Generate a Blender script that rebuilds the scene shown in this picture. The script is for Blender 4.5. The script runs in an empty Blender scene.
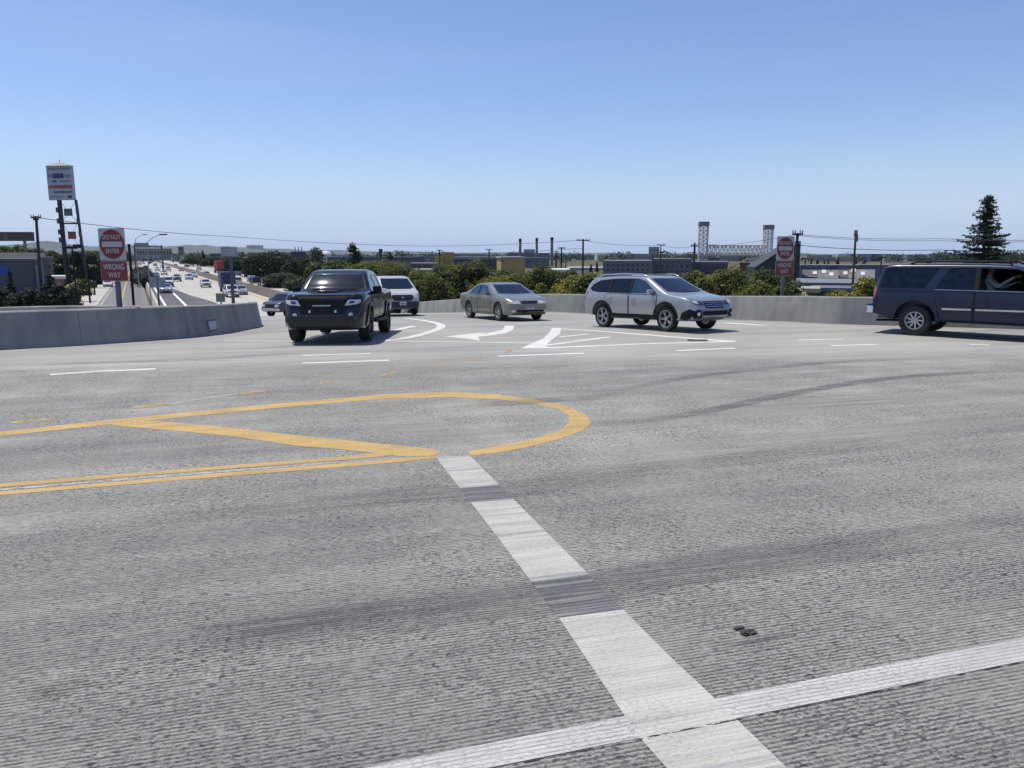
import bpy, bmesh, math, random
import numpy as np
from mathutils import Vector, Matrix
from mathutils.bvhtree import BVHTree
random.seed(11)
RNG = np.random.default_rng(5)
S = bpy.context.scene
COL = S.collection

# ------------------------------------------------------------------ camera model
H = 2.2; F = 780.0; TILT = math.atan(129 / F)
CT, ST = math.cos(TILT), math.sin(TILT)
def ray(px, py):
    cx = (px - 512) / F; cy = (384 - py) / F
    return cx, CT + cy * ST, -ST + cy * CT
def W(px, py, Y):
    dx, dy, dz = ray(px, py); t = Y / dy
    return Vector((dx * t, Y, H + dz * t))
def smooth_deck(t):
    if t < 18: return 0.0
    if t < 24: return -0.045 * (t - 18) ** 2 / 12
    if t < 30: return -0.135 - 0.045 * (t - 24)
    if t < 38: return -0.405 - 0.03 * (t - 30)
    return -0.645 - 0.072 * (t - 38)
def zdeck(x, y):
    return max(-4.02, smooth_deck(-0.28 * x + 0.96 * y))
FZ = -4.0
def G(px, py, zf=zdeck):
    """point where the line of sight meets the road surface"""
    dx, dy, dz = ray(px, py)
    if not callable(zf):
        t = (zf - H) / dz
        return Vector((dx * t, dy * t, zf))
    t = 1.0
    while t < 200 and H + dz * t > zf(dx * t, dy * t): t += 0.1
    lo, hi = t - 0.1, t
    for _ in range(20):
        m = (lo + hi) / 2
        if H + dz * m > zf(dx * m, dy * m): lo = m
        else: hi = m
    return Vector((dx * hi, dy * hi, zf(dx * hi, dy * hi)))

# ------------------------------------------------------------------ node helpers
def newmat(name):
    m = bpy.data.materials.new(name); m.use_nodes = True
    nt = m.node_tree; nt.nodes.clear()
    out = nt.nodes.new('ShaderNodeOutputMaterial')
    return m, nt, out
class NT:
    def __init__(s, nt): s.nt = nt
    def n(s, typ, **kw):
        o = s.nt.nodes.new(typ)
        for k, v in kw.items(): setattr(o, k, v)
        return o
    def set(s, sock, v):
        if hasattr(v, 'is_output') or isinstance(v, bpy.types.NodeSocket): s.nt.links.new(v, sock)
        else: sock.default_value = v
    def math(s, op, a, b=None, clamp=False):
        o = s.n('ShaderNodeMath', operation=op, use_clamp=clamp)
        s.set(o.inputs[0], a)
        if b is not None: s.set(o.inputs[1], b)
        return o.outputs[0]
    def ramp(s, v, a, b, c=0.0, d=1.0):
        o = s.n('ShaderNodeMapRange', clamp=True)
        s.set(o.inputs[0], v)
        for i, q in enumerate((a, b, c, d)): s.set(o.inputs[1 + i], q)
        return o.outputs[0]
    def noise(s, vec, scale, detail=3.0, rough=0.55):
        o = s.n('ShaderNodeTexNoise')
        if vec is not None: s.nt.links.new(vec, o.inputs['Vector'])
        o.inputs['Scale'].default_value = scale; o.inputs['Detail'].default_value = detail
        o.inputs['Roughness'].default_value = rough
        return o.outputs[0]
    def mapping(s, vec, rot=(0, 0, 0), scale=(1, 1, 1), loc=(0, 0, 0)):
        o = s.n('ShaderNodeMapping'); s.nt.links.new(vec, o.inputs[0])
        o.inputs['Rotation'].default_value = rot; o.inputs['Scale'].default_value = scale
        o.inputs['Location'].default_value = loc
        return o.outputs[0]
    def obj(s): return s.n('ShaderNodeTexCoord').outputs['Object']
    def mix(s, f, a, b):
        o = s.n('ShaderNodeMix', data_type='RGBA')
        s.set(o.inputs[0], f)
        for i, q in ((6, a), (7, b)):
            if isinstance(q, tuple) and len(q) == 3: q = q + (1,)
            s.set(o.inputs[i], q)
        return o.outputs[2]
    def bsdf(s, **kw):
        o = s.n('ShaderNodeBsdfPrincipled')
        for k, v in kw.items():
            k = k.replace('_', ' ')
            if isinstance(v, tuple) and len(v) == 3: v = v + (1,)
            s.set(o.inputs[k], v)
        return o
MC = {}
def M(name, col, rough=0.6, metal=0.0, var=0.12, vs=3.0, coat=0.0, spec=0.5):
    """principled material whose colour and gloss wander a little with a noise"""
    if name in MC: return MC[name]
    m, nt, out = newmat(name); N = NT(nt)
    f = N.noise(N.obj(), vs, 4)
    f = N.ramp(f, 0.3, 0.7)
    a = tuple(c * (1 - var) for c in col); b = tuple(min(1, c * (1 + var)) for c in col)
    p = N.bsdf(Base_Color=N.mix(f, a, b), Roughness=N.ramp(f, 0, 1, rough * 0.9, min(1, rough * 1.1)),
               Metallic=metal, Coat_Weight=coat, Coat_Roughness=0.03, Specular_IOR_Level=spec)
    nt.links.new(p.outputs[0], out.inputs[0]); MC[name] = m
    return m
def paint(name, col, metal=0.0, rough=0.35, dust=0.25, coat=0.7, spec=0.5):
    if name in MC: return MC[name]
    m, nt, out = newmat(name); N = NT(nt); co = N.obj()
    sep = N.n('ShaderNodeSeparateXYZ'); nt.links.new(co, sep.inputs[0])
    low = N.ramp(sep.outputs[2], 0.25, 0.95, 1.0, 0.0)      # road dust on the lower body
    d = N.math('MULTIPLY', N.math('MULTIPLY', low, N.ramp(N.noise(co, 5, 4), 0.3, 0.75)), dust)
    flake = N.ramp(N.noise(co, 350, 1), 0.3, 0.7, 0.9, 1.1)
    base = N.n('ShaderNodeVectorMath', operation='SCALE'); base.inputs[0].default_value = col
    nt.links.new(flake, base.inputs[3])
    p = N.bsdf(Base_Color=N.mix(d, base.outputs[0], (0.22, 0.2, 0.17)), Roughness=N.ramp(d, 0, 0.3, rough, 0.7),
               Metallic=metal, Coat_Weight=coat, Coat_Roughness=0.04, Specular_IOR_Level=spec)
    nt.links.new(p.outputs[0], out.inputs[0]); MC[name] = m
    return m
def glass(name, tint, refl=1.0, dusty=0.0):
    if name in MC: return MC[name]
    m, nt, out = newmat(name); N = NT(nt)
    t = N.n('ShaderNodeBsdfTransparent'); t.inputs[0].default_value = tint + (1,)
    g = N.n('ShaderNodeBsdfGlossy'); g.inputs['Roughness'].default_value = 0.035
    g.inputs['Color'].default_value = (0.9, 0.95, 1, 1)
    fr = N.n('ShaderNodeFresnel'); fr.inputs[0].default_value = 1.6
    f = N.math('ADD', N.math('MULTIPLY', fr.outputs[0], refl), N.ramp(N.noise(N.obj(), 6), 0.3, 0.8, 0.02, 0.06), True)
    gs = g.outputs[0]
    if dusty:                                         # a film of dust spreads the glare
        g2 = N.n('ShaderNodeBsdfGlossy'); g2.inputs['Roughness'].default_value = 0.17; m2 = N.n('ShaderNodeMixShader'); m2.inputs[0].default_value = dusty
        nt.links.new(g.outputs[0], m2.inputs[1]); nt.links.new(g2.outputs[0], m2.inputs[2]); gs = m2.outputs[0]
    mx = N.n('ShaderNodeMixShader'); nt.links.new(f, mx.inputs[0])
    nt.links.new(t.outputs[0], mx.inputs[1]); nt.links.new(gs, mx.inputs[2])
    nt.links.new(mx.outputs[0], out.inputs[0]); MC[name] = m
    return m
def foliage(name, dark, light, rough=0.6):
    if name in MC: return MC[name]
    m, nt, out = newmat(name); N = NT(nt)
    g = N.n('ShaderNodeNewGeometry')
    big = N.noise(N.obj(), 0.9, 3)
    r = N.math('ADD', N.math('MULTIPLY', g.outputs['Random Per Island'], 0.6), N.ramp(big, 0.3, 0.7, 0.0, 0.4))
    c = N.mix(r, dark, light)
    p = N.bsdf(Base_Color=c, Roughness=rough, Specular_IOR_Level=0.25)
    tr = N.n('ShaderNodeBsdfTranslucent'); nt.links.new(c, tr.inputs[0])
    mx = N.n('ShaderNodeMixShader'); mx.inputs[0].default_value = 0.32
    nt.links.new(p.outputs[0], mx.inputs[1]); nt.links.new(tr.outputs[0], mx.inputs[2])
    nt.links.new(mx.outputs[0], out.inputs[0]); MC[name] = m
    return m

# ------------------------------------------------------------------ mesh helpers
def finish(me, smooth):
    if smooth:
        me.polygons.foreach_set('use_smooth', [True] * len(me.polygons))
        try: me.set_sharp_from_angle(angle=math.radians(smooth))
        except Exception: pass
def link(name, me, mats, parent=None, loc=None, smooth=0):
    for m in (mats if isinstance(mats, (list, tuple)) else [mats]): me.materials.append(m)
    finish(me, smooth)
    o = bpy.data.objects.new(name, me); COL.objects.link(o)
    if parent is not None: o.parent = parent
    if loc is not None: o.location = loc
    return o
def tag(o, label=None, cat=None, group=None, kind=None):
    if label: o['label'] = label
    if cat: o['category'] = cat
    if group: o['group'] = group
    if kind: o['kind'] = kind
    return o
def empty(name, loc, label=None, cat=None, group=None, rot=None):
    o = bpy.data.objects.new(name, None); COL.objects.link(o)
    o.location = loc; o.empty_display_size = 0.2
    if rot is not None: o.rotation_euler = (0, 0, rot)
    return tag(o, label, cat, group)
class MB:
    def __init__(s): s.bm = bmesh.new()
    def face(s, pts, mi=0):
        f = s.bm.faces.new([s.bm.verts.new(p) for p in pts]); f.material_index = mi; return f
    def box(s, c, d, rz=0, mi=0, bev=0.0, mat=None):
        t = bmesh.new(); bmesh.ops.create_cube(t, size=1)
        bmesh.ops.scale(t, vec=d, verts=t.verts)
        if bev: bmesh.ops.bevel(t, geom=t.edges[:], offset=bev, segments=2, affect='EDGES', profile=0.5)
        for f in t.faces: f.material_index = mi
        mt = (mat if mat is not None else Matrix.Rotation(rz, 4, 'Z'))
        t.transform(Matrix.Translation(c) @ mt); s.add(t); return s
    def add(s, t):
        me = bpy.data.meshes.new('tmp'); t.to_mesh(me); t.free(); s.bm.from_mesh(me); bpy.data.meshes.remove(me)
    def cyl(s, a, b, r0, r1=None, n=10, mi=0):
        r1 = r0 if r1 is None else r1
        a, b = Vector(a), Vector(b); d = (b - a)
        q = d.to_track_quat('Z', 'Y').to_matrix()
        A = []; B = []
        for i in range(n):
            v = q @ Vector((math.cos(2 * math.pi * i / n), math.sin(2 * math.pi * i / n), 0))
            A.append(s.bm.verts.new(a + v * r0)); B.append(s.bm.verts.new(b + v * r1))
        for i in range(n):
            j = (i + 1) % n
            s.bm.faces.new((A[i], A[j], B[j], B[i])).material_index = mi
        s.bm.faces.new(A[::-1]).material_index = mi; s.bm.faces.new(B).material_index = mi
        return s
    def tube(s, pts, r, n=6, mi=0, r1=None):
        pts = [Vector(p) for p in pts]; rings = []
        for i, p in enumerate(pts):
            d = (pts[min(i + 1, len(pts) - 1)] - pts[max(i - 1, 0)]).normalized()
            u = d.cross(Vector((0, 0, 1)))
            if u.length < 1e-3: u = d.cross(Vector((1, 0, 0)))
            u.normalize(); v = d.cross(u)
            rr = r if r1 is None else r + (r1 - r) * i / (len(pts) - 1)
            rings.append([s.bm.verts.new(p + (u * math.cos(2 * math.pi * k / n) + v * math.sin(2 * math.pi * k / n)) * rr) for k in range(n)])
        for a, b in zip(rings, rings[1:]):
            for k in range(n):
                s.bm.faces.new((a[k], a[(k + 1) % n], b[(k + 1) % n], b[k])).material_index = mi
        s.bm.faces.new(rings[0][::-1]).material_index = mi; s.bm.faces.new(rings[-1]).material_index = mi
        return s
    def lathe(s, prof, n=28, mi=0, axis='y', mat=None, cap=True):
        rings = []
        for (r, h) in prof:
            ring = []
            for i in range(n):
                c, si = math.cos(2 * math.pi * i / n) * r, math.sin(2 * math.pi * i / n) * r
                p = Vector((c, h, si)) if axis == 'y' else Vector((c, si, h))
                ring.append(s.bm.verts.new(mat @ p if mat is not None else p))
            rings.append(ring)
        for a, b in zip(rings, rings[1:]):
            for k in range(n):
                s.bm.faces.new((a[k], a[(k + 1) % n], b[(k + 1) % n], b[k])).material_index = mi
        for rg, fl in ((rings[0], 1), (rings[-1], 0)) if cap else ():
            if len(set(tuple(round(q, 4) for q in v.co) for v in rg)) > 2:
                s.bm.faces.new(rg[::-1] if fl else rg).material_index = mi
        return s
    def prism(s, pts, fn, d0, d1, mi=0):
        """polygon pts (2-D) extruded between depths d0..d1 through fn(u, v, d)"""
        a = [s.bm.verts.new(fn(u, v, d0)) for u, v in pts]; b = [s.bm.verts.new(fn(u, v, d1)) for u, v in pts]
        n = len(pts)
        s.bm.faces.new(a[::-1]).material_index = mi; s.bm.faces.new(b).material_index = mi
        for i in range(n): s.bm.faces.new((a[i], a[(i + 1) % n], b[(i + 1) % n], b[i])).material_index = mi
        return s
    def mesh(s, name='mesh'):
        bmesh.ops.recalc_face_normals(s.bm, faces=s.bm.faces)
        me = bpy.data.meshes.new(name); s.bm.to_mesh(me); s.bm.free(); return me
    def build(s, name, mats, parent=None, smooth=0, off=None, loc=None):
        if off is not None: bmesh.ops.translate(s.bm, vec=-Vector(off), verts=s.bm.verts)
        return link(name, s.mesh(name), mats, parent, loc, smooth)

def gridcut(bm, axis, lo, hi, step):
    no = Vector((1, 0, 0)) if axis == 0 else Vector((0, 1, 0))
    v = math.ceil(lo / step) * step
    while v < hi:
        bmesh.ops.bisect_plane(bm, geom=bm.verts[:] + bm.edges[:] + bm.faces[:], dist=1e-5, plane_co=no * v, plane_no=no)
        v += step
def sheet_bm(poly, step, zf, off=0.0, lim=(-60, 60, 12, 100)):
    bm = bmesh.new()
    bm.faces.new([bm.verts.new((p[0], p[1], 0)) for p in poly])
    bmesh.ops.triangulate(bm, faces=bm.faces[:], ngon_method='EAR_CLIP')
    xs = [p[0] for p in poly]; ys = [p[1] for p in poly]
    gridcut(bm, 0, max(min(xs), lim[0]), min(max(xs), lim[1]), step)
    gridcut(bm, 1, max(min(ys), lim[2]), min(max(ys), lim[3]), step)
    for v in bm.verts: v.co.z = zf(v.co.x, v.co.y) + off
    for f in bm.faces:
        f.normal_update()
        if f.normal.z < 0: f.normal_flip()
    return bm
def stroke(pts, w, w2=None):
    """polygon round a ground polyline"""
    P = [Vector((p[0], p[1])) for p in pts]; L = []; R = []
    for i, p in enumerate(P):
        d = (P[min(i + 1, len(P) - 1)] - P[max(i - 1, 0)]).normalized(); n = Vector((-d.y, d.x))
        ww = w if w2 is None else w + (w2 - w) * i / (len(P) - 1)
        L.append(p + n * ww / 2); R.append(p - n * ww / 2)
    return L + R[::-1]
def catmull(pts, n=6):
    P = [Vector(p) for p in pts]; out = []
    for i in range(len(P) - 1):
        a, b, c, d = P[max(i - 1, 0)], P[i], P[i + 1], P[min(i + 2, len(P) - 1)]
        for k in range(n):
            t = k / n
            out.append(0.5 * ((2 * b) + (c - a) * t + (2 * a - 5 * b + 4 * c - d) * t * t + (3 * b - a - 3 * c + d) * t ** 3))
    return out + [P[-1]]
def text_mesh(txt, size, ext=0.002, bold=0.0, sx=1.0):
    cu = bpy.data.curves.new('lettering', 'FONT'); cu.body = txt; cu.size = size; cu.extrude = ext
    cu.align_x = 'CENTER'; cu.align_y = 'CENTER'; cu.offset = bold
    o = bpy.data.objects.new('tmp', cu); COL.objects.link(o)
    bpy.context.view_layer.update()
    dg = bpy.context.evaluated_depsgraph_get()
    me = bpy.data.meshes.new_from_object(o.evaluated_get(dg))
    bpy.data.objects.remove(o); bpy.data.curves.remove(cu)
    me.transform(Matrix.Scale(sx, 4, (1, 0, 0)))
    me.materials.clear()
    return me

# ------------------------------------------------------------------ world, sun, camera
SUN = Vector((-0.295, 0.15, 0.944)).normalized()
EL = math.asin(SUN.z); AZ = math.atan2(SUN.x, SUN.y)
wd = bpy.data.worlds.new("World"); S.world = wd; wd.use_nodes = True
wn = wd.node_tree; bg = wn.nodes['Background']
sky = wn.nodes.new('ShaderNodeTexSky'); sky.sky_type = 'NISHITA'; sky.sun_disc = False
sky.sun_elevation = EL; sky.sun_rotation = AZ
sky.air_density = 1.0; sky.dust_density = 0.35; sky.ozone_density = 3.0; sky.altitude = 0
tint = wn.nodes.new('ShaderNodeMix'); tint.data_type = 'RGBA'; tint.blend_type = 'MULTIPLY'; tint.inputs[0].default_value = 1
tint.inputs[7].default_value = (0.85, 0.862, 1.0, 1); wn.links.new(sky.outputs[0], tint.inputs[6])
tc = wn.nodes.new('ShaderNodeTexCoord'); sx = wn.nodes.new('ShaderNodeSeparateXYZ'); wn.links.new(tc.outputs['Generated'], sx.inputs[0])
mr_ = wn.nodes.new('ShaderNodeMapRange'); mr_.interpolation_type = 'SMOOTHSTEP'; wn.links.new(sx.outputs[2], mr_.inputs[0])
for i_, v_ in enumerate((-0.02, 0.145, 0.92, 0.0)): mr_.inputs[1 + i_].default_value = v_
marine = wn.nodes.new('ShaderNodeMix'); marine.data_type = 'RGBA'; wn.links.new(mr_.outputs[0], marine.inputs[0])   # pale sea haze low in the sky
wn.links.new(tint.outputs[2], marine.inputs[6]); marine.inputs[7].default_value = (3.55, 4.45, 6.3, 1)
cir = wn.nodes.new('ShaderNodeTexNoise'); cir.inputs['Scale'].default_value = 1.0; cir.inputs['Detail'].default_value = 6
cmap = wn.nodes.new('ShaderNodeMapping'); cmap.inputs['Scale'].default_value = (1.6, 1.6, 14); cmap.inputs['Rotation'].default_value = (.08, .05, 0)
wn.links.new(tc.outputs['Generated'], cmap.inputs[0]); wn.links.new(cmap.outputs[0], cir.inputs['Vector'])
cr_ = wn.nodes.new('ShaderNodeMapRange'); wn.links.new(cir.outputs[0], cr_.inputs[0])                                  # barely visible high cirrus
for i_, v_ in enumerate((0.5, 0.75, 0.0, 0.10)): cr_.inputs[1 + i_].default_value = v_
veil = wn.nodes.new('ShaderNodeMix'); veil.data_type = 'RGBA'; wn.links.new(cr_.outputs[0], veil.inputs[0]); wn.links.new(marine.outputs[2], veil.inputs[6]); veil.inputs[7].default_value = (5.0, 5.5, 6.3, 1)
wn.links.new(veil.outputs[2], bg.inputs[0]); bg.inputs[1].default_value = 0.14
sl = bpy.data.lights.new('sun', 'SUN'); sl.energy = 4.7; sl.angle = math.radians(0.53); sl.color = (1.0, 0.94, 0.835)
so = bpy.data.objects.new('sun', sl); COL.objects.link(so)
so.rotation_euler = SUN.to_track_quat('Z', 'Y').to_euler(); so.location = (0, 0, 60)
cam = bpy.data.cameras.new('camera'); co = bpy.data.objects.new('camera', cam); COL.objects.link(co)
cam.sensor_width = 36; cam.lens = F / 1024 * 36; cam.clip_end = 30000; cam.clip_start = 0.05
co.location = (0, 0, H); co.rotation_euler = (math.pi / 2 - TILT, 0, 0); S.camera = co
S.view_settings.view_transform = 'Standard'; S.view_settings.look = 'None'
S.view_settings.exposure = 0.0; S.view_settings.gamma = 1.0; S.view_settings.use_curve_mapping = False

# ------------------------------------------------------------------ road surfaces
q0, q1 = G(380, 760), G(1000, 652)
GANG = math.atan2(q1.y - q0.y, q1.x - q0.x)          # direction of the traffic and of the cut grooves
def groove_nodes(N, co):
    gm = N.mapping(co, rot=(0, 0, 0))
    rot = N.n('ShaderNodeVectorRotate', rotation_type='Z_AXIS'); N.nt.links.new(co, rot.inputs[0])
    rot.inputs['Angle'].default_value = -GANG
    return rot.outputs[0]
def groove_mask(N, gv, spacing=0.030, duty=0.3):
    sep = N.n('ShaderNodeSeparateXYZ'); N.nt.links.new(gv, sep.inputs[0])
    wob = N.math('MULTIPLY', N.noise(gv, 0.8, 1), 0.012)
    v = N.math('FRACT', N.math('DIVIDE', N.math('ADD', sep.outputs[1], wob), spacing))
    d = N.math('ABSOLUTE', N.math('SUBTRACT', v, 0.5))
    return N.ramp(d, duty / 2, duty / 2 + 0.14, 1, 0)
def deck_material():
    m, nt, out = newmat('grooved_concrete'); N = NT(nt); co = N.obj()
    gv = groove_nodes(N, co)
    sep = N.n('ShaderNodeSeparateXYZ'); nt.links.new(co, sep.inputs[0])
    st = N.mapping(gv, scale=(0.06, 0.9, 1)); st2 = N.mapping(gv, scale=(26, 62, 1)); st3 = N.mapping(gv, scale=(9, 30, 1))
    st4 = N.mapping(gv, scale=(0.35, 2.6, 1))
    big = N.noise(co, 0.16, 4); lane = N.noise(st, 1.0, 4, 0.6); lane2 = N.noise(st4, 1.0, 4, 0.6)
    f = N.ramp(N.math('ADD', N.math('ADD', N.math('MULTIPLY', big, 0.35), N.math('MULTIPLY', lane, 0.4)), N.math('MULTIPLY', lane2, 0.25)), 0.38, 0.62)
    base = N.mix(f, (0.222, 0.222, 0.205), (0.425, 0.415, 0.357))
    edge = N.math('ADD', N.math('ADD', sep.outputs[1], N.math('MULTIPLY', sep.outputs[0], -0.07)), N.math('MULTIPLY', big, 2.0))
    far = N.ramp(edge, 16.5, 18.5)                    # the ramp beyond the street is smooth, ungrooved concrete
    mid = N.ramp(edge, 7.0, 12.0)
    gr = groove_mask(N, gv)
    gr = N.math('MULTIPLY', gr, N.ramp(N.noise(st3, 1.0, 2), 0.36, 0.58, 0.25, 1.0))
    speck = N.ramp(N.noise(N.mapping(gv, scale=(34, 62, 1)), 1.0, 2, 0.7), 0.515, 0.565)
    grain = N.ramp(N.noise(N.mapping(gv, scale=(17, 30, 1)), 1.0, 4, 0.75), 0.52, 0.57)
    pit = N.ramp(N.noise(N.mapping(gv, scale=(20, 36, 1)), 1.0, 1), 0.62, 0.68)
    clump = N.ramp(N.noise(co, 0.9, 5, 0.65), 0.34, 0.60, 0.35, 1.0)
    near = N.math('SUBTRACT', 1.0, far)
    g2 = N.math('MULTIPLY', N.math('MULTIPLY', gr, near), N.ramp(mid, 0, 1, 0.85, 0.35))
    s2 = N.math('MULTIPLY', N.math('MULTIPLY', speck, clump), N.ramp(far, 0, 1, 0.9, 0.1))
    s2 = N.math('MULTIPLY', s2, N.ramp(groove_mask(N, gv, duty=0.62), 0, 1, 0.35, 1.0))
    r2 = N.math('MULTIPLY', N.math('MULTIPLY', grain, clump), N.math('MULTIPLY', N.ramp(far, 0, 1, 1.0, 0.2), N.ramp(mid, 0, 1, 0.46, 0.66)))
    p2 = N.math('MULTIPLY', N.math('MULTIPLY', pit, clump), N.ramp(far, 0, 1, 0.9, 0.1))
    base = N.mix(N.ramp(edge, 2.0, 9.5, 0.36, 0.0), base, (0.09, 0.093, 0.095))
    c = N.mix(g2, base, (0.06, 0.061, 0.068))
    c = N.mix(s2, c, (0.048, 0.05, 0.058))
    c = N.mix(r2, c, (0.052, 0.054, 0.062))
    c = N.mix(p2, c, (0.025, 0.026, 0.032))
    smooth_c = N.mix(f, (0.225, 0.224, 0.214), (0.345, 0.338, 0.310))
    c = N.mix(N.math('MULTIPLY', far, 0.8), c, smooth_c)
    st_ = N.ramp(N.noise(N.mapping(co, scale=(0.5, 0.8, 1)), 1.0, 5, 0.65), 0.62, 0.72, 0, 0.25)
    c = N.mix(st_, c, (0.16, 0.16, 0.165))
    bmp = N.n('ShaderNodeBump'); bmp.inputs['Strength'].default_value = 0.5; bmp.inputs['Distance'].default_value = 0.006
    hgt = N.math('SUBTRACT', 1.0, N.math('ADD', N.math('MULTIPLY', g2, 0.7), N.math('MULTIPLY', s2, 0.4)))
    nt.links.new(hgt, bmp.inputs['Height'])
    p = N.bsdf(Base_Color=c, Roughness=0.82, Specular_IOR_Level=0.3); nt.links.new(bmp.outputs[0], p.inputs['Normal'])
    nt.links.new(p.outputs[0], out.inputs[0])
    return m
def mark_material(name, col, wear=0.45, groove=0.0, rubber=None, streak=0.0, speck=0.5):
    """road paint, worn away in patches and missing in the grooves"""
    m, nt, out = newmat(name); N = NT(nt); co = N.obj(); gv = groove_nodes(N, co)
    w = N.ramp(N.noise(N.mapping(gv, scale=(8, 26, 1)), 1.0, 3, 0.65), 1 - wear, 1.06 - wear)
    chip = N.ramp(N.noise(co, 70, 2), 0.68, 0.74)
    if groove: 
        g = N.math('MULTIPLY', groove_mask(N, gv, duty=0.12), N.ramp(N.noise(N.mapping(gv, scale=(7, 20, 1)), 1.0, 2), 0.35, 0.6, 0.25, groove))
        w = N.math('MAXIMUM', w, g)
    w = N.math('MAXIMUM', w, N.math('MULTIPLY', chip, 0.7))
    if speck: w = N.math('MAXIMUM', w, N.math('MULTIPLY', N.math('MULTIPLY', N.ramp(N.noise(N.mapping(gv, scale=(34, 62, 1)), 1.0, 2, 0.7), 0.53, 0.585), N.ramp(N.noise(co, 1.6, 4), 0.4, 0.6, 0.35, 1.0)), speck))
    tone = N.ramp(N.noise(N.mapping(gv, scale=(1.2, 6, 1)), 1.0, 4), 0.3, 0.7, 0.74, 1.06)
    base = N.n('ShaderNodeVectorMath', operation='SCALE'); base.inputs[0].default_value = col; nt.links.new(tone, base.inputs[3])
    c = base.outputs[0]
    if streak:
        s = N.ramp(N.noise(N.mapping(gv, scale=(0.35, 17, 1)), 1.0, 3, 0.7), 0.53, 0.66, 0, streak)
        c = N.mix(s, c, (0.2, 0.205, 0.225))
    if rubber:                                        # rubber scrubbed on to the paint where the wheels cross it
        sep = N.n('ShaderNodeSeparateXYZ'); nt.links.new(gv, sep.inputs[0])
        fine = N.noise(N.mapping(gv, scale=(0.5, 26, 1)), 1.0, 3, 0.7)
        for (v0, hw, k) in rubber:
            d = N.math('ABSOLUTE', N.math('SUBTRACT', sep.outputs[1], v0))
            d = N.math('ADD', d, N.math('MULTIPLY', N.math('SUBTRACT', fine, 0.5), 0.9 * hw))
            r = N.math('MULTIPLY', N.ramp(d, hw * 0.86, hw * 1.02, k, 0), N.ramp(fine, 0.45, 0.62, 1.0, 0.45))
            c = N.mix(r, c, (0.075, 0.077, 0.09))
    p = N.bsdf(Base_Color=c, Roughness=0.7)
    t = N.n('ShaderNodeBsdfTransparent'); mx = N.n('ShaderNodeMixShader')
    nt.links.new(w, mx.inputs[0]); nt.links.new(p.outputs[0], mx.inputs[1]); nt.links.new(t.outputs[0], mx.inputs[2])
    nt.links.new(mx.outputs[0], out.inputs[0])
    return m
def stain_material(name, col, k, sx=2.0, sy=9.0, lo=0.38, hi=0.62):
    """rubber or dust lying thinly and unevenly on the road; thinner at the sides of the strip"""
    m, nt, out = newmat(name); N = NT(nt); co = N.obj(); gv = groove_nodes(N, co)
    f = N.ramp(N.noise(N.mapping(gv, scale=(sx, sy, 1)), 1.0, 4, 0.65), lo, hi, 0.15, 1.0)
    at = N.n('ShaderNodeAttribute', attribute_name='edge')
    f = N.math('MULTIPLY', N.math('MULTIPLY', f, k), at.outputs['Fac'])
    f = N.math('MULTIPLY', f, N.ramp(N.noise(co, 55, 2), 0.3, 0.6, 0.4, 1.0))
    p = N.bsdf(Base_Color=col, Roughness=0.8)
    t = N.n('ShaderNodeBsdfTransparent'); mx = N.n('ShaderNodeMixShader')
    nt.links.new(f, mx.inputs[0]); nt.links.new(t.outputs[0], mx.inputs[1]); nt.links.new(p.outputs[0], mx.inputs[2])
    nt.links.new(mx.outputs[0], out.inputs[0])
    return m
def concrete(name, c0, c1, scale=0.7, streak=True):
    if name in MC: return MC[name]
    m, nt, out = newmat(name); N = NT(nt); co = N.obj()
    f = N.ramp(N.math('ADD', N.math('MULTIPLY', N.noise(co, scale, 5, 0.6), 0.6), N.math('MULTIPLY', N.noise(N.mapping(co, scale=(2.5, 2.5, 0.3)), 1.0, 4), 0.4)), 0.36, 0.64)
    c = N.mix(f, c0, c1)
    c = N.mix(N.ramp(N.noise(co, 26, 3), 0.6, 0.75, 0, 0.35), c, tuple(x * 0.55 for x in c0))
    p = N.bsdf(Base_Color=c, Roughness=0.88, Specular_IOR_Level=0.25)
    b = N.n('ShaderNodeBump'); b.inputs['Strength'].default_value = 0.3; b.inputs['Distance'].default_value = 0.01
    nt.links.new(N.noise(co, 18, 4), b.inputs['Height']); nt.links.new(b.outputs[0], p.inputs['Normal'])
    nt.links.new(p.outputs[0], out.inputs[0]); MC[name] = m
    return m

m_deck = deck_material()
m_barrier = concrete('barrier_concrete', (0.185, 0.188, 0.184), (0.325, 0.322, 0.30))
m_slab = concrete('slab_concrete', (0.25, 0.25, 0.24), (0.34, 0.33, 0.31))
m_white = mark_material('white_paint', (0.68, 0.67, 0.63), 0.24)
m_wfaint = mark_material('faded_white_paint', (0.45, 0.44, 0.42), 0.5)
m_wgroove = mark_material('white_paint_on_grooves', (0.50, 0.495, 0.475), 0.24, groove=0.55)
m_yellow = mark_material('yellow_paint', (0.54, 0.36, 0.13), 0.27, groove=0.3)
m_yfaint = mark_material('faded_yellow_paint', (0.52, 0.36, 0.16), 0.5)

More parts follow.
